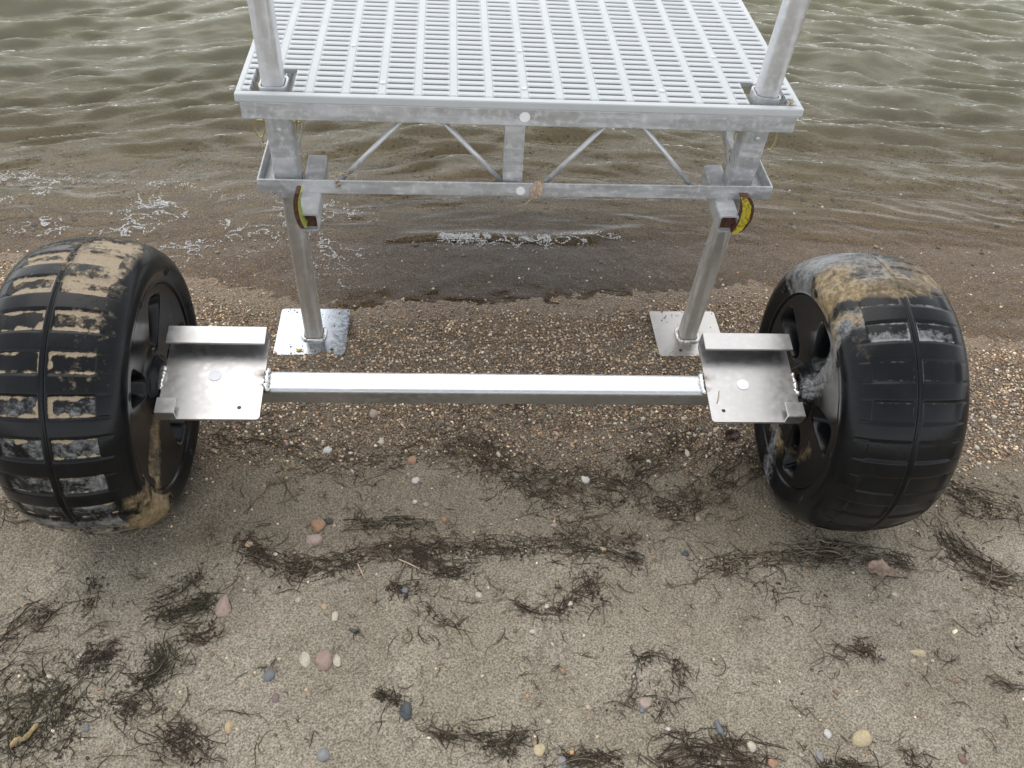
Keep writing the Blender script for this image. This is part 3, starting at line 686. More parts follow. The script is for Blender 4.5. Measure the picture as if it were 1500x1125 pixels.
# ------------------------------------------------------------------ loose things on the beach
STONES = [
 (-0.431,-0.462,0.0113,0.0175,(0.62, 0.54, 0.4),'cream round pebble left of the speckled reddish stone on the sand'),
 (-0.395,-0.466,0.0172,0.0239,(0.38, 0.25, 0.19),'speckled reddish granite stone between two cream pebbles'),
 (-0.37,-0.465,0.008,0.0166,(0.62, 0.54, 0.4),'narrow cream pebble touching the right of the speckled reddish stone'),
 (-0.494,-0.494,0.0098,0.0136,(0.17, 0.19, 0.205),'small blue grey pebble alone left of the speckled reddish stone'),
 (-0.475,-0.54,0.007,0.0107,(0.22, 0.14, 0.14),'small dull purple pebble below the blue grey pebble'),
 (-0.554,-0.593,0.0069,0.0147,(0.55, 0.38, 0.19),'upright tan yellow pebble in the lower left sand'),
 (-0.606,-0.342,0.0165,0.0259,(0.44, 0.3, 0.23),'flat pink stone at the end of a green weed tuft, lower left'),
 (-0.383,-0.369,0.0076,0.0134,(0.62, 0.54, 0.4),'small cream pebble above the speckled reddish stone group'),
 (-0.405,-0.346,0.0062,0.0077,(0.55, 0.38, 0.19),'tiny tan pebble just left above a cream one'),
 (-0.377,-0.648,0.0123,0.0145,(0.28, 0.28, 0.27),'angular grey and white stone near the bottom edge, left of centre'),
 (-0.439,-0.143,0.0187,0.0176,(0.42, 0.22, 0.1),'rusty orange stone on the weed line below the left bracket'),
 (-0.443,-0.181,0.0184,0.0154,(0.45, 0.33, 0.26),'pale pinkish flat stone touching the rusty orange stone'),
 (-0.418,-0.129,0.0105,0.0094,(0.05, 0.055, 0.06),'dark pebble behind the rusty orange stone'),
 (-0.58,-0.188,0.0102,0.0102,(0.55, 0.38, 0.19),'tan oval pebble at the left end of the main weed line'),
 (-0.232,-0.572,0.0128,0.0195,(0.06, 0.075, 0.08),'dark slate stone under a weed sprig in the lower middle sand'),
 (-0.092,-0.325,0.0078,0.0088,(0.62, 0.54, 0.4),'cream oval pebble alone below the main weed line'),
 (0.012,-0.652,0.0112,0.0138,(0.6, 0.47, 0.24),'round yellowish shell like pebble at the bottom centre'),
 (0.051,-0.676,0.0086,0.012,(0.28, 0.28, 0.27),'pale grey angular stone in the weed at the bottom edge'),
 (-0.156,-0.458,0.0054,0.0074,(0.44, 0.3, 0.23),'tiny pink pebble alone in the middle of the open sand'),
 (0.221,-0.566,0.0117,0.0136,(0.45, 0.33, 0.26),'pinkish white stone inside the weed ring, lower right of centre'),
 (0.213,-0.579,0.0065,0.0072,(0.17, 0.19, 0.205),'blue grey pebble under the stone inside the weed ring'),
 (0.354,-0.619,0.0096,0.0178,(0.17, 0.19, 0.205),'blue grey upright stone near the bottom, right of centre'),
 (0.403,-0.658,0.0101,0.0105,(0.62, 0.54, 0.4),'cream oval pebble beside the dark bottom weed heap'),
 (0.436,-0.69,0.0112,0.0112,(0.42, 0.22, 0.1),'orange pebble cut by the bottom edge beside the weed heap'),
 (0.618,-0.647,0.0217,0.0169,(0.6, 0.47, 0.24),'largest cream yellow stone with brown hollows, lower right'),
 (0.555,-0.636,0.0083,0.0098,(0.66, 0.63, 0.57),'whitish pebble left of the largest cream yellow stone'),
 (0.529,-0.677,0.0063,0.014,(0.28, 0.28, 0.27),'two toned grey pebble near the bottom, lower right'),
 (0.795,-0.472,0.0166,0.0086,(0.6, 0.47, 0.24),'long pale yellow shell fragment on the right sand'),
 (0.794,-0.691,0.0076,0.0114,(0.22, 0.12, 0.08),'small brown pebble near the bottom right corner'),
 (-0.44,0.081,0.0113,0.0124,(0.66, 0.63, 0.57),'bright white stone in the gravel below the left bracket'),
 (-0.338,0.202,0.011,0.0141,(0.45, 0.33, 0.26),'pale peach pebble just in front of the axle tube, left'),
 (-0.239,0.048,0.0113,0.0134,(0.42, 0.22, 0.1),'bright orange pebble in the gravel below the axle tube'),
 (-0.229,-0.017,0.0102,0.0087,(0.66, 0.63, 0.57),'white pebble at the lower edge of the gravel'),
 (0.165,-0.016,0.0104,0.0133,(0.66, 0.63, 0.57),'white broken pebble in the weedy gravel right of centre'),
 (-0.316,0.108,0.0098,0.008,(0.62, 0.54, 0.4),'flat cream pebble in the gravel between white and orange ones'),
 (0.423,0.068,0.0074,0.0184,(0.62, 0.54, 0.4),'long cream chip standing in the gravel left of the right wheel'),
 (0.182,-0.215,0.0074,0.0093,(0.55, 0.38, 0.19),'tan square pebble on the right half of the main weed line'),
 (0.36,-0.231,0.0082,0.0083,(0.06, 0.075, 0.08),'dark grey pebble on bare sand below the right bracket'),
 (-0.163,-0.128,0.0091,0.0084,(0.42, 0.22, 0.1),'orange brown chip on damp sand below the axle centre'),
 (-0.343,-0.397,0.0136,0.0057,(0.06, 0.075, 0.08),'thin dark slate chip lying flat left of centre'),
 (-0.243,-0.311,0.0085,0.0098,(0.17, 0.19, 0.205),'grey blue pebble tangled in a small weed tuft'),
 (-0.116,-0.235,0.0058,0.0061,(0.66, 0.63, 0.57),'small white pebble on the middle of the main weed line'),
 (0.081,-0.148,0.0076,0.0063,(0.45, 0.33, 0.26),'pale pink sliver on damp sand right of centre'),
 (0.408,-0.134,0.0085,0.0075,(0.45, 0.33, 0.26),'pale peach sliver on sand in front of the right wheel'),
 (-0.205,-0.084,0.0062,0.0075,(0.45, 0.33, 0.26),'pale rose pebble on damp sand left of the orange chip'),
 (-0.804,0.557,0.0065,0.0091,(0.66, 0.63, 0.57),'small white pebble on the gravel beside the left wheel'),
 (-0.888,-0.508,0.0051,0.0062,(0.05, 0.055, 0.06),'small dark pebble in the lower left weed'),
 (-0.807,-0.589,0.0049,0.0094,(0.17, 0.19, 0.205),'small dark blue pebble near the lower left corner'),
 (-0.864,-0.439,0.0053,0.0055,(0.66, 0.63, 0.57),'small white pebble left of the dark weed clump'),
]
WRACK = [([(-0.603, -0.179), (-0.547, -0.22), (-0.464, -0.25), (-0.407, -0.256), (-0.339, -0.218), (-0.238, -0.195), (-0.09, -0.209), (0.058, -0.203), (0.178, -0.208), (0.263, -0.245)], 0.016, 1500, 0.045, 'A'), ([(-0.407, -0.256), (-0.476, -0.272), (-0.586, -0.193)], 0.0192, 150, 0.04, 'A'), ([(-0.237, -0.225), (-0.164, -0.26), (-0.106, -0.261)], 0.0144, 300, 0.05, 'A'), ([(-0.389, -0.138), (-0.3, -0.132), (-0.225, -0.14)], 0.0144, 240, 0.035, 'G'), ([(-0.734, 0.129), (-0.538, 0.105), (-0.37, 0.014), (-0.246, 0.068), (-0.1, 0.102), (-0.021, 0.033), (0.055, -0.042)], 0.0384, 1400, 0.028, 'A'), ([(-0.116, 0.125), (-0.022, 0.011), (0.068, -0.072), (0.137, -0.012), (0.228, -0.053), (0.285, 0.008), (0.379, 0.075), (0.422, 0.122)], 0.0352, 2300, 0.03, 'A'), ([(0.276, -0.054), (0.316, -0.104), (0.432, -0.076), (0.531, 0.005), (0.582, 0.073)], 0.0288, 1100, 0.03, 'A'), ([(-0.01, 0.274), (0.073, 0.197), (-0.046, 0.223)], 0.0192, 140, 0.03, 'A'), ([(0.154, -0.149), (0.105, -0.186), (0.269, -0.206)], 0.0256, 220, 0.035, 'A'), ([(0.393, -0.27), (0.488, -0.249), (0.629, -0.233), (0.721, -0.235), (0.852, -0.26)], 0.016, 800, 0.04, 'A'), ([(0.602, -0.22), (0.682, -0.212), (0.719, -0.218)], 0.0112, 140, 0.035, 'L'), ([(1.008, -0.02), (1.079, -0.093), (1.179, -0.128)], 0.0288, 520, 0.035, 'A'), ([(0.966, -0.17), (0.971, -0.235), (1.027, -0.286), (1.085, -0.328)], 0.0256, 620, 0.042, 'A'), ([(0.986, -0.198), (1.026, -0.289), (1.095, -0.308)], 0.0144, 60, 0.07, 'L'), ([(-1.02, -0.409), (-0.985, -0.358), (-0.939, -0.336)], 0.0192, 240, 0.04, 'A'), ([(-0.663, -0.244), (-0.681, -0.293), (-0.742, -0.324)], 0.0192, 140, 0.04, 'A'), ([(-1.133, -0.077), (-1.092, -0.114), (-1.04, -0.097)], 0.0128, 70, 0.04, 'A'), ([(0.951, -0.356), (0.99, -0.438), (1.023, -0.462)], 0.04, 60, 0.03, 'A'), ([(0.476, -0.297), (0.605, -0.316), (0.659, -0.383)], 0.0256, 70, 0.045, 'A'), ([(-0.89, -0.273), (-0.868, -0.306), (-0.879, -0.337)], 0.0128, 100, 0.03, 'A')]
CLUMPS = [
 ('dark weed heap at the lower left corner', [([(-0.968, -0.562), (-0.937, -0.51), (-0.875, -0.551), (-0.866, -0.498), (-0.885, -0.596), (-0.946, -0.625)], 0.048, 1000, 0.05, 'G')]),
 ('dark purple brown weed clump left of the weed ring', [([(-0.853, -0.453), (-0.819, -0.44), (-0.789, -0.446)], 0.0176, 300, 0.022, 'P')]),
 ('curved greenish weed ring in the lower left sand', [([(-0.734, -0.501), (-0.701, -0.481), (-0.696, -0.446), (-0.713, -0.423)], 0.0144, 330, 0.045, 'G'), ([(-0.782, -0.534), (-0.726, -0.562), (-0.702, -0.529)], 0.016, 220, 0.035, 'A')]),
 ('green tinged weed tuft beside the flat pink stone', [([(-0.74, -0.363), (-0.683, -0.349), (-0.632, -0.334), (-0.662, -0.317)], 0.0112, 260, 0.045, 'G'), ([(-0.679, -0.402), (-0.631, -0.411), (-0.624, -0.381)], 0.0128, 120, 0.035, 'A')]),
 ('sparse weed tuft at the bottom edge, left', [([(-0.668, -0.602), (-0.629, -0.615), (-0.599, -0.647)], 0.0176, 240, 0.045, 'A')]),
 ('fan shaped weed sprig below the right part of the weed line', [([(-0.023, -0.338), (0.032, -0.366), (0.089, -0.361), (0.109, -0.324), (0.072, -0.307)], 0.008, 150, 0.05, 'A'), ([(0.115, -0.316), (0.153, -0.291), (0.164, -0.325)], 0.0192, 160, 0.035, 'A')]),
 ('open arc of weed strands below the middle of the weed line', [([(-0.205, -0.334), (-0.17, -0.39), (-0.143, -0.401), (-0.115, -0.376)], 0.0048, 45, 0.06, 'A')]),
 ('ring of dark weed in the right half of the sand', [([(0.213, -0.481), (0.256, -0.472), (0.294, -0.49), (0.301, -0.526)], 0.0096, 150, 0.03, 'A'), ([(0.211, -0.496), (0.196, -0.552), (0.166, -0.578)], 0.0128, 70, 0.035, 'A'), ([(0.225, -0.58), (0.282, -0.554)], 0.016, 50, 0.05, 'A')]),
 ('weed sprig with a loop near the bottom centre', [([(-0.194, -0.606), (-0.15, -0.622), (-0.081, -0.63), (-0.043, -0.632), (-0.009, -0.62)], 0.0096, 330, 0.04, 'A'), ([(-0.081, -0.637), (-0.038, -0.657)], 0.008, 90, 0.03, 'A')]),
 ('short dark weed sprig on the dark slate stone', [([(-0.294, -0.537), (-0.259, -0.543), (-0.236, -0.561)], 0.008, 150, 0.025, 'A')]),
 ('dense dark weed heap at the bottom edge, right of centre', [([(0.047, -0.68), (0.111, -0.665), (0.147, -0.678)], 0.0112, 260, 0.035, 'A'), ([(0.228, -0.681), (0.289, -0.66), (0.351, -0.668), (0.409, -0.691)], 0.0208, 600, 0.05, 'A'), ([(0.353, -0.626), (0.379, -0.656)], 0.008, 90, 0.03, 'A')]),
 ('small weed knot on the sand right of centre', [([(0.665, -0.454), (0.691, -0.462), (0.695, -0.485)], 0.0096, 190, 0.02, 'A'), ([(0.586, -0.482), (0.668, -0.469)], 0.0064, 30, 0.06, 'A')]),
 ('weed strand near the right edge of the sand', [([(0.914, -0.527), (0.941, -0.546), (0.979, -0.554)], 0.0048, 70, 0.04, 'A')]),
 ('weed tuft on the grey blue pebble, left of centre', [([(-0.277, -0.297), (-0.248, -0.314), (-0.22, -0.305)], 0.0096, 170, 0.025, 'A')]),
 ('weed tuft at the bottom edge, far right', [([(0.524, -0.689), (0.587, -0.694), (0.637, -0.7)], 0.0064, 160, 0.03, 'A'), ([(0.687, -0.686), (0.723, -0.679)], 0.0112, 100, 0.03, 'A')]),
]

ico = bmesh.new(); bmesh.ops.create_icosphere(ico, subdivisions=1, radius=1)
IV = np.array([v.co[:] for v in ico.verts]); IF = np.array([[v.index for v in f.verts] for f in ico.faces]); ico.free()
ic2 = bmesh.new(); bmesh.ops.create_icosphere(ic2, subdivisions=3, radius=1)
JV = np.array([v.co[:] for v in ic2.verts]); JF = np.array([[v.index for v in f.verts] for f in ic2.faces]); ic2.free()
ico0 = bmesh.new(); bmesh.ops.create_icosphere(ico0, subdivisions=0 or 1, radius=1); ico0.free()
phi = (1+5**.5)/2
KV = np.array([(-1,phi,0),(1,phi,0),(-1,-phi,0),(1,-phi,0),(0,-1,phi),(0,1,phi),(0,-1,-phi),(0,1,-phi),(phi,0,-1),(phi,0,1),(-phi,0,-1),(-phi,0,1)], float)/math.hypot(1,phi)
KF = np.array([(0,11,5),(0,5,1),(0,1,7),(0,7,10),(0,10,11),(1,5,9),(5,11,4),(11,10,2),(10,7,6),(7,1,8),(3,9,4),(3,4,2),(3,2,6),(3,6,8),(3,8,9),(4,9,5),(2,4,11),(6,2,10),(8,6,7),(9,8,1)])
PAL = np.array([1.82,1.74,1.64])*np.array([(.30,.21,.13),(.18,.12,.075),(.46,.36,.25),(.10,.075,.055),(.60,.54,.44),(.20,.19,.18),(.38,.22,.11),(.26,.17,.11),(.55,.44,.31),(.13,.10,.08),(.34,.27,.19),(.09,.09,.095)])
def pebbles(name, P, size, cols, flat=.65):
    n = len(P); a = RNG.random(n)*6.28; sx = size*(.75+.6*RNG.random(n)); sy = size*(.7+.4*RNG.random(n)); sz = size*flat*(.7+.5*RNG.random(n))
    B = KV[None]*(1+.25*(RNG.random((n,12,1))-.5)); B = B*np.stack([sx,sy,sz],-1)[:,None]
    c, s = np.cos(a)[:,None], np.sin(a)[:,None]; tl = RNG.normal(0,.25,(n,1))
    x = B[...,0]*c-B[...,1]*s; y = B[...,0]*s+B[...,1]*c; z = B[...,2]+x*tl
    V = np.stack([x,y,z],-1)+P[:,None]
    F = KF[None]+12*np.arange(n)[:,None,None]
    me = np_mesh(name, V.reshape(-1,3), F.reshape(-1,3)); setattr_color(me, 'col', np.repeat(cols,12,0)); return me
def scatter(n, x0, x1, y0, y1, dens):
    x = RNG.uniform(x0,x1,n); y = RNG.uniform(y0,y1,n); k = RNG.random(n) < dens(x,y); return x[k], y[k]
def inwheel(x, y):
    return ((np.abs(x+.848) < .06)|(np.abs(x-.709) < .06))&(np.abs(y) < .09)
def dens_fine(x, y):
    w = .10*(fbm(x,y,.25,11)-.5)+.05*(fbm(x,y,.06,12)-.5)
    b = .06*sst(.5,.6,y)*(1-sst(.9,1.0,y))+sst(.16,.26,y+w)*(1-sst(film_edge(x)-.06,film_edge(x)+.02,y+w))
    mid = .30*sst(-.02,.08,y+w*1.3)*(1-sst(.25,.32,y))
    right = .9*sst(.85,1.0,x)*sst(-.06,.06,y+w-.05)*(1-sst(.40,.50,y))
    return np.clip(b*.95+mid+right+.012+.02*sst(-.3,-.1,y), 0, 1)*(.55+.45*sst(.3,.55,fbm(x,y,.1,31)))
x, y = scatter(105000, -1.5, 1.75, -.75, 1.0, dens_fine)
k_ = ~inwheel(x,y); x, y = x[k_], y[k_]
x, y = x[:44000], y[:44000]
sz = .0020+.0022*RNG.random(len(x))**1.8+.0014*(RNG.random(len(x)) > .94)
col = PAL[RNG.choice(len(PAL), len(x), p=[.13,.11,.13,.12,.12,.05,.06,.08,.09,.06,.03,.02])]*(.6+.6*RNG.random((len(x),1)))
me = pebbles('gravel', np.stack([x,y,ground_z(x,y)+sz*.25],-1), sz, col)
tag(add('gravel', me, M_PEB), 'brown and cream gravel banked along the water edge', 'gravel', kind='stuff')
r = np.random.default_rng(52); gp = []
for (fx, fy, fz) in FEET:
    for q in range(46):
        e_ = r.random(); px_ = fx+r.uniform(-.092,.092); py_ = fy+.010+(r.uniform(.05,.092)*(1 if r.random() < .5 else -1) if e_ < .8 else r.uniform(-.09,.09)); gp.append((px_,py_,fz+.001))
gp = np.array(gp); col = PAL[r.integers(0,len(PAL),len(gp))]
me = pebbles('grit', gp, .0012+.0018*r.random(len(gp))**2, col)
tag(add('grit', me, M_PEB), 'loose grit washed onto the two foot plates', 'grit', kind='stuff')
def dens_big(x, y):
    w = .12*(fbm(x,y,.2,11)-.5); g = fbm(x,y,.10,33)
    return np.clip(.8*sst(-.03,.05,y+w)*(1-sst(.16,.26,y+w))*sst(.42,.6,g)+.03+.9*sst(.9,1.0,x)*sst(-.08,.02,y)*(1-sst(.2,.35,y)), 0, 1)
x, y = scatter(6500, -1.3, 1.5, -.72, .45, dens_big); k_ = ~inwheel(x,y); x, y = x[k_], y[k_]
sz = .0030+.0042*RNG.random(len(x))**2.5
BP = np.array([(.62,.56,.46),(.55,.44,.32),(.42,.28,.17),(.30,.24,.19),(.15,.15,.155),(.46,.36,.28),(.68,.65,.58),(.22,.15,.11)])
col = BP[RNG.choice(8, len(x), p=[.2,.17,.1,.16,.1,.1,.1,.07])]*(.8+.35*RNG.random((len(x),1)))
me = pebbles('shingle', np.stack([x,y,ground_z(x,y)+sz*.2],-1), sz, col)
tag(add('shingle', me, M_PEB), 'scattered larger pebbles through the weedy gravel', 'pebbles', kind='stuff')
# pebbles on the lake bed
def dens_bed(x, y):
    c_ = 1.75-.10*np.abs(x); return np.clip(np.exp(-((y-c_)/.22)**2)+.25*sst(.8,1.1,y)*(1-sst(1.5,1.9,y)), 0, 1)*sst(.3,.6,fbm(x,y,.15,35))
x, y = scatter(17000, -2.0, 2.4, .85, 2.3, dens_bed); x, y = x[:9000], y[:9000]
sz = .003+.007*RNG.random(len(x))**2.5
col = np.array([(.34,.27,.15),(.22,.17,.11),(.40,.34,.22),(.12,.10,.07),(.28,.22,.14)])[RNG.integers(0,5,len(x))]*(.7+.5*RNG.random((len(x),1)))
me = pebbles('lake_bed_stones', np.stack([x,y,ground_z(x,y)+sz*.2],-1), sz, col)
tag(add('lake_bed_stones', me, M_PEB), 'yellowish stones lying on the bed under shallow water', 'stones', kind='stuff')
# single stones
for i, (x, y, rx, ry, c, lab) in enumerate(STONES):
    r = np.random.default_rng(100+i); ry = min(ry, rx*1.9); rz = min(rx,ry)*.62
    n_ = np.zeros(len(JV))
    for q in range(5):
        d = r.normal(size=3); d /= np.linalg.norm(d); n_ = np.minimum(n_, -np.clip(JV@d-.58-.2*r.random(),0,1)*.9)    # worn facets
    n_ = n_+.16*(fbm(JV[:,0]*1.3+i*7, JV[:,1]*1.3+JV[:,2]*1.9, 1., 40+i)-.5)*2
    V = JV*(1+n_)[:,None]*np.array([rx,ry,rz])
    me = np_mesh('stone', V, JF); c = np.array(c)*.78+.22*np.mean(c); cc = np.tile(c,(len(V),1))*(.8+.4*fbm(JV[:,0]*3+i, JV[:,1]*3+JV[:,2]*2, 1., 50+i))[:,None]
    setattr_color(me, 'col', cc)
    tag(add('stone', me, M_PEB, None, (x,y,float(ground_z(x,y))+rz*.12), (0,0,r.uniform(-.3,.3))), lab, 'stone', 'stones lying on the beach')
# weed
WCOL = dict(A=[(.050,.034,.019),(.074,.051,.030),(.032,.023,.014),(.115,.086,.054)], G=[(.036,.030,.015),(.055,.049,.022),(.024,.020,.011),(.09,.08,.042)],
            P=[(.055,.035,.030),(.030,.018,.016),(.065,.040,.032)], L=[(.30,.25,.18),(.22,.18,.12),(.12,.09,.06)])
def strands(specs, seed):
    r = np.random.default_rng(seed); VV = []; FF = []; CC = []; n0 = 0; K = 8
    for (P, sig, n, Ln, kind) in specs:
        P = np.array(P); seg = np.hypot(*np.diff(P,axis=0).T); cum = np.concatenate([[0],np.cumsum(seg)])
        t = r.random(n)*cum[-1]; n = n if n < 5 else int(n*(.27 if n > 300 else .30)); t = t[:n]
        bx = np.interp(t,cum,P[:,0])+r.normal(0,sig,n)*(.6+1.1*(r.random(n) > .7)); by = np.interp(t,cum,P[:,1])+r.normal(0,sig*1.0,n)
        pz = fbm(bx,by,.045,90)
        if n > 40: bx = np.where(pz < .44, bx+r.normal(0,.022,n), bx); by = np.where(pz < .44, by+r.normal(0,.016,n), by)
        j = np.clip(np.searchsorted(cum,t)-1,0,len(P)-2); dirn = np.arctan2(P[j+1,1]-P[j,1],P[j+1,0]-P[j,0])
        ang = dirn+r.normal(0,.60,n)*(1+1.2*(r.random(n) > .7))+math.pi*r.integers(0,2,n); L = Ln*(.5+1.6*r.random(n)**1.6); cv = r.normal(0,1.1,n)
        x = np.zeros((n,K)); y = np.zeros((n,K)); x[:,0] = bx; y[:,0] = by; a = ang.copy()
        for q in range(1,K):
            a = a+cv/K*1.3+r.normal(0,.17,n); x[:,q] = x[:,q-1]+np.cos(a)*L/K; y[:,q] = y[:,q-1]+np.sin(a)*L/K
        x -= (x[:,K//2]-bx)[:,None]; y -= (y[:,K//2]-by)[:,None]
        fol = (r.random(n) < .25) if len(P) > 2 else np.zeros(n, bool)         # most strands lie along the line they were left on
        tt = np.clip(t[:,None]+np.linspace(-.5,.5,K)[None]*L[:,None]*1.25, -.02, cum[-1]+.02); tc = np.clip(tt,0,cum[-1])
        sw = np.cumsum(r.normal(0,.10*sig+.0006,(n,K)),1)
        fxs = np.interp(tc,cum,P[:,0])+r.normal(0,sig,n)[:,None]+sw; fys = np.interp(tc,cum,P[:,1])+r.normal(0,sig*.9,n)[:,None]+np.cumsum(r.normal(0,.10*sig+.0006,(n,K)),1)
        fxs[:,1:-1] = (fxs[:,:-2]+2*fxs[:,1:-1]+fxs[:,2:])/4; fys[:,1:-1] = (fys[:,:-2]+2*fys[:,1:-1]+fys[:,2:])/4
        x[fol] = fxs[fol]; y[fol] = fys[fol]
        s = np.linspace(0,1,K)[None]
        z = ground_z(x,y)+.0012+(r.random((n,1))**3)*.006*np.sin(s*math.pi)+(.002*r.random((n,1))**2)
        rad = (.00060+.00055*r.random((n,1)))*(1-.55*np.abs(2*s-1)**2)*(1.25 if kind == 'L' else 1)
        tx = np.gradient(x,axis=1); ty = np.gradient(y,axis=1); ln = np.hypot(tx,ty)+1e-9; nx, ny = -ty/ln, tx/ln
        ring = []
        for c_, s_ in ((0,1),(.87,-.5),(-.87,-.5)): ring.append(np.stack([x+nx*rad*c_, y+ny*rad*c_, z+rad*s_],-1))
        V = np.stack(ring,2).reshape(-1,3)                # n,K,3
        b = (np.arange(n)[:,None]*K+np.arange(K-1)[None])*3; f = []
        for q in range(3): q2 = (q+1)%3; f.append(np.stack([b+q,b+q2,b+3+q2,b+3+q],-1))
        FF.append(np.stack(f,2).reshape(-1,4)+n0); VV.append(V); n0 += len(V)
        c_ = np.array(WCOL[kind])[r.integers(0,len(WCOL[kind]),n)]*(.7+.6*r.random((n,1))); lt = r.random(n) > .90; c_[lt] = np.array((.24,.195,.13))*(.6+.6*r.random((lt.sum(),1))); CC.append(np.repeat(c_,K*3,0))
    V = np.concatenate(VV); return V, np.concatenate(FF), np.concatenate(CC)
V, F, C_ = strands(WRACK, 1); me = np_mesh('seaweed_wrack', V, F); setattr_color(me, 'col', C_)
tag(add('seaweed_wrack', me, M_WEED), 'lines of dark stringy weed washed up across the sand and gravel', 'weed', kind='stuff')
for i, (lab, sp) in enumerate(CLUMPS):
    V, F, C_ = strands(sp, 20+i); c = V.mean(0); c[2] = V[:,2].min(); me = np_mesh('weed_clump', V-c, F); setattr_color(me, 'col', C_)
    tag(add('weed_clump', me, M_WEED, None, tuple(c)), lab, 'weed', 'weed clumps on the open sand', 'stuff' if i < 3 else None)
# crumbs of broken weed matted into the sand along the same lines
r = np.random.default_rng(31); px = []; py = []
for (P, sig, n, Ln, kind) in WRACK+[q for c in CLUMPS for q in c[1]]:
    P = np.array(P); seg = np.hypot(*np.diff(P,axis=0).T); cum = np.concatenate([[0],np.cumsum(seg)]); m = int(n*1.0)
    t = r.random(m)*cum[-1]; px.append(np.interp(t,cum,P[:,0])+r.normal(0,sig*.95,m)); py.append(np.interp(t,cum,P[:,1])+r.normal(0,sig*.8,m))
px = np.concatenate(px); py = np.concatenate(py); k_ = (fbm(px,py,.03,44) > .50)&~inwheel(px,py); px, py = px[k_], py[k_]
sz = .0012+.0026*r.random(len(px))**2.0
col = np.array([(.040,.030,.018),(.025,.019,.012),(.08,.06,.04),(.05,.042,.024)])[r.integers(0,4,len(px))]*(.7+.6*r.random((len(px),1)))
me = pebbles('weed_crumbs', np.stack([px,py,ground_z(px,py)+.0004],-1), sz, col, .3)
tag(add('weed_crumbs', me, M_WEED), 'dark crumbs of broken weed matted into the sand', 'weed', kind='stuff')
r = np.random.default_rng(9); lone = []
for q in range(420):
    x = r.uniform(-1.0,1.15); y = r.uniform(-.70,.02) if q > 60 else r.uniform(0,.3); a = r.uniform(0,3.14); L = r.uniform(.008,.045)
    lone.append(([(x,y),(x+L*math.cos(a),y+L*math.sin(a))], .0015, int(r.integers(1,4)), L, 'A' if r.random() < .85 else 'L'))
V, F, C_ = strands(lone, 5); me = np_mesh('weed_bits', V, F); setattr_color(me, 'col', C_)
tag(add('weed_bits', me, M_WEED), 'short stray weed strands strewn over the sand', 'weed', kind='stuff')
# foam lace on the run-up
x, y = RNG.uniform(-1.8,1.2,600000), RNG.uniform(.62,1.42,600000)
rid = np.minimum(np.abs(fbm(x,y,.055,71,3,.5)-.5), np.abs(fbm(x+3,y*1.6,.075,74,3,.5)-.5))
zone = sst(-.35,-.55,x)*sst(.84,.95,y)*(1-sst(1.22,1.36,y+.12*(x+.9)))*sst(.44,.60,fbm(x,y*1.5,.16,72)) \
     + np.exp(-((y-1.02-.05*np.sin(x*3.1)+.03*np.sin(x*7))/.024)**2)*sst(-.25,-.12,x)*(1-sst(.30,.42,x))*1.2 + .5*np.exp(-((x+.48)/.07)**2-((y-.86)/.09)**2)
k_ = (RNG.random(len(x)) < zone*.9)&(rid < .022); pk_ = RNG.permutation(int(k_.sum()))[:22000]; x, y = x[k_][pk_], y[k_][pk_]
fx1 = RNG.uniform(-.22,.42,9000); fy1 = 1.035+.05*np.sin(fx1*3.1)-.03*np.sin(fx1*7)+RNG.normal(0,.013,9000)
kk = RNG.random(9000) < sst(.46,.62,fbm(fx1,fy1*1.4,.05,78,3))*(.35+.65*sst(.45,.6,fbm(fx1,fx1*0,.16,79)))
x = np.concatenate([x,fx1[kk]]); y = np.concatenate([y,fy1[kk]])
b2 = np.array([(1.13,1.24),(1.05,1.36),(1.45,1.34),(1.52,1.42),(.42,.66),(.09,.86),(.60,.62),(-.2,.75),(1.2,1.5),(1.02,1.20)]); x = np.concatenate([x,b2[:,0]]); y = np.concatenate([y,b2[:,1]])
sz = .0008+.0022*RNG.random(len(x))**2.5; sz[-len(b2):] = .005
ix = np.clip(np.searchsorted(wx,x),0,len(wx)-1); iy = np.clip(np.searchsorted(wy,y),0,len(wy)-1)
zz = np.maximum(Zw[ix,iy], ground_z(x,y)); me = pebbles('foam', np.stack([x,y,zz],-1), sz, np.ones((len(x),3)), .8)
tag(add('foam', me, M_FOAM), 'lacy white foam left by the last ripple', 'foam', kind='stuff')

# ------------------------------------------------------------------ leaves, twine, small litter
def leaf_obj(name, base, L, Wd, col, rot, curl, label, stem=0, parent=None):
    n, m = 13, 7; V = []; r = np.random.default_rng(int(L*1e4))
    for i in range(n):
        t = i/(n-1); w = Wd*math.sin(math.pi*min(1,t*.94+.04))**.75*(1+.22*math.sin(t*19))
        for j in range(m):
            s = (j/(m-1)-.5)*2; V.append(((t-.5)*L, s*w/2, curl*L*(abs(s)**1.5)*(.5+.5*math.sin(t*4+s))+.10*L*math.sin(t*5.)*curl+.0025*r.normal()))
    me = np_mesh(name, np.array(V), grid_faces(n,m)); bmx = bmesh.new(); bmx.from_mesh(me)
    if stem: wire(bmx, [(-L*.48,0,0),(-L*.48-stem*.4,.004,-.003),(-L*.48-stem*.75,.012,0),(-L*.48-stem,.024,.002)], [.0014,.0011,.0009,.0008], 6)
    bmx.to_mesh(me); bmx.free(); me.polygons.foreach_set('use_smooth',[True]*len(me.polygons))
    o = add(name, me, col, None, base, rot); sm = o.modifiers.new('thick','SOLIDIFY'); sm.thickness = .0007
    return tag(o, label, 'leaf')
ML1 = plain('dry_leaf', (.34,.25,.19), .8, .3, 90, .6); ML2 = plain('dark_leaf', (.055,.028,.022), .5, .3, 60, .5); ML3 = plain('tan_leaf', (.50,.38,.27), .85, .3, 110, .8)
gz = lambda x, y: float(ground_z(x, y))
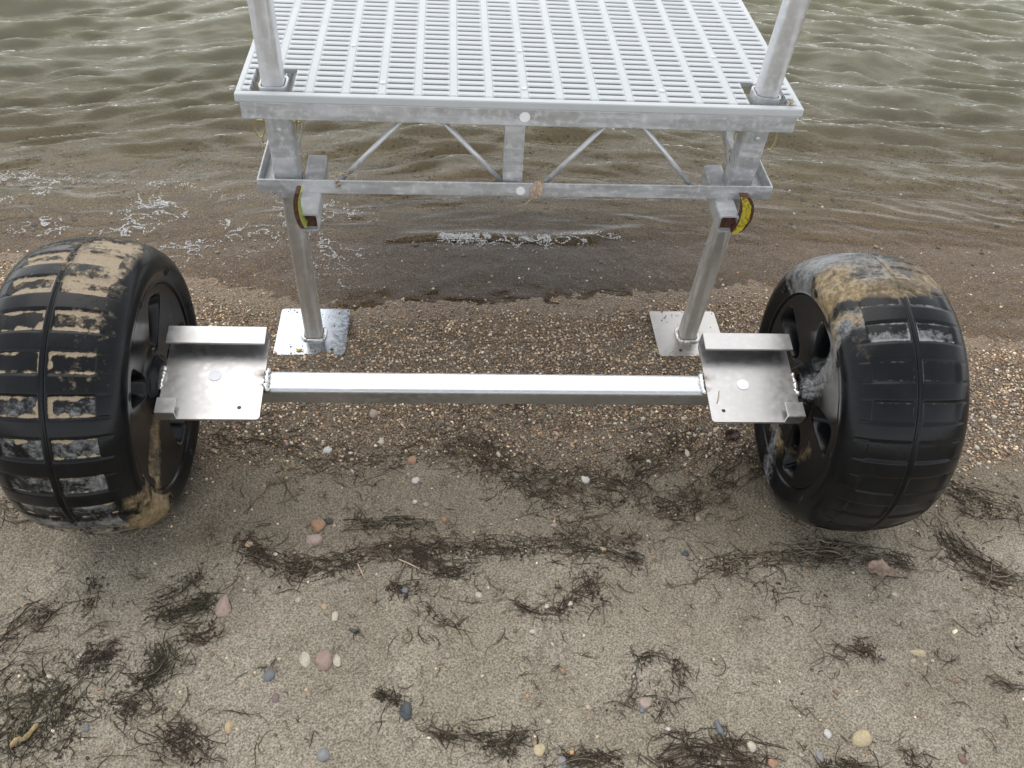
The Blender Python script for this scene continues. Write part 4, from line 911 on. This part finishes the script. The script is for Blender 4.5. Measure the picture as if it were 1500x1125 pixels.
leaf_obj('dry_leaf', (.785,-.285,gz(.785,-.285)+.006), .065, .040, ML1, (.1,-.1,-.35), .30, 'curled pale brown dry leaf on the weed line below the right wheel')
leaf_obj('dark_leaf', (.543,.119,gz(.543,.119)+.006), .045, .034, ML2, (.1,.1,.5), .15, 'dark brown wet leaf on the gravel under the right bracket')
leaf_obj('hanging_leaf', (.050,.4465,.489), .050, .026, ML3, (R_(82),R_(-70),R_(6)), .12, 'withered tan leaf with its stem hanging over the lower beam', .035)
def twine(P, rad, label):
    c = Vector(P[0]); bm = bmesh.new(); wire(bm, [Vector(p)-c for p in P], rad, 6); o = bm_obj('twine', bm, M_TWINE, None, True); o.location = c
    return tag(o, label, 'twine')
def tangle(c, n, s, seed, drop=0):
    r = np.random.default_rng(seed); P = []; p = np.array(c, float)
    for q in range(n): P.append(tuple(np.array(c)+r.normal(0,1,3)*np.array(s)+np.array((0,0,-drop*q/n))))
    return P
twine(tangle((-.405,.4475,.503),16,(.006,.0015,.003),4,.022), .0013, 'frayed pale twine hanging on the left of the lower beam')
twine(tangle((-.388,.462,.508),14,(.012,.004,.003),6), .0015, 'pale twine knot at the foot of the left brace rod')
twine(tangle((.598,.470,.704),12,(.006,.005,.002),8), .0013, 'tan twine scrap beside the right post socket on the deck')
twine(tangle((-.558,.452,.585),10,(.004,.002,.008),9), .0013, 'pale twine scrap below the left locking pin')
# yellow flake on the left foot plate, dry stem on the right bracket
fx, fy, fz = FEET[0]
bm = bmesh.new(); pts = [(-.006,-.006),(.004,-.0075),(.0075,-.001),(.006,.006),(-.003,.0045),(-.008,.007)]
v0 = [bm.verts.new((p[0],p[1],0)) for p in pts]; v1 = [bm.verts.new((p[0]*.9,p[1]*.9,.0016+.0008*random.random())) for p in pts]
bm.faces.new(v0[::-1]); bm.faces.new(v1)
for i in range(6): bm.faces.new((v0[i],v0[(i+1)%6],v1[(i+1)%6],v1[i]))
o = bm_obj('paint_flake', bm, M_YEL, None); o.location = (fx-.034,fy-.066,fz+.0003); tag(o, 'yellow paint flake lying on the left foot plate', 'flake')
Mx = Matrix.Translation(AX.location) @ AX.rotation_euler.to_matrix().to_4x4()
p0, p1 = Mx @ Vector((.474,-.052,.0332)), Mx @ Vector((.483,-.022,.0332))
bm = bmesh.new(); wire(bm, [Vector((0,0,0)), (p1-p0)*.5+Vector((.001,0,.0006)), p1-p0], [.0008,.0011,.0007], 6); o = bm_obj('grass_blade', bm, ML1, None, True); o.location = p0
tag(o, 'short dry grass blade lying on the right bracket plate', 'grass blade')
# knobbly piece of root in the lower left weed
bm = bmesh.new(); P = [(t*.034,(t*.040+.005*math.sin(t*9)),.003*math.sin(t*6)) for t in np.linspace(0,1,22)]
wire(bm, P, [(.0022+.0022*abs(math.sin(q*1.9))+.0018*random.random())*(1 if 0<q<21 else .4) for q in range(22)], 9)
o = bm_obj('root_piece', bm, plain('root', (.30,.22,.11), .8, .35, 120, .7), None, True); o.location = (-.925,-.625,gz(-.90,-.60)+.010)
tag(o, 'knobbly yellowish root piece in the lower left weed heap', 'root')
for (pts, lab) in (([(-.345,-.245),(-.338,-.262),(-.326,-.285)],'pale dry twig lying across the main weed line'), ([(-.26,-.235),(-.235,-.25),(-.205,-.268)],'thin grey twig right of the pale one on the weed line')):
    c = Vector((pts[0][0],pts[0][1],gz(*pts[0])+.006)); bm = bmesh.new(); wire(bm, [Vector((p[0],p[1],gz(*p)+.006))-c for p in pts], [.0012,.0014,.0009], 6)
    o = bm_obj('twig', bm, ML3, None, True); o.location = c; tag(o, lab, 'twig')
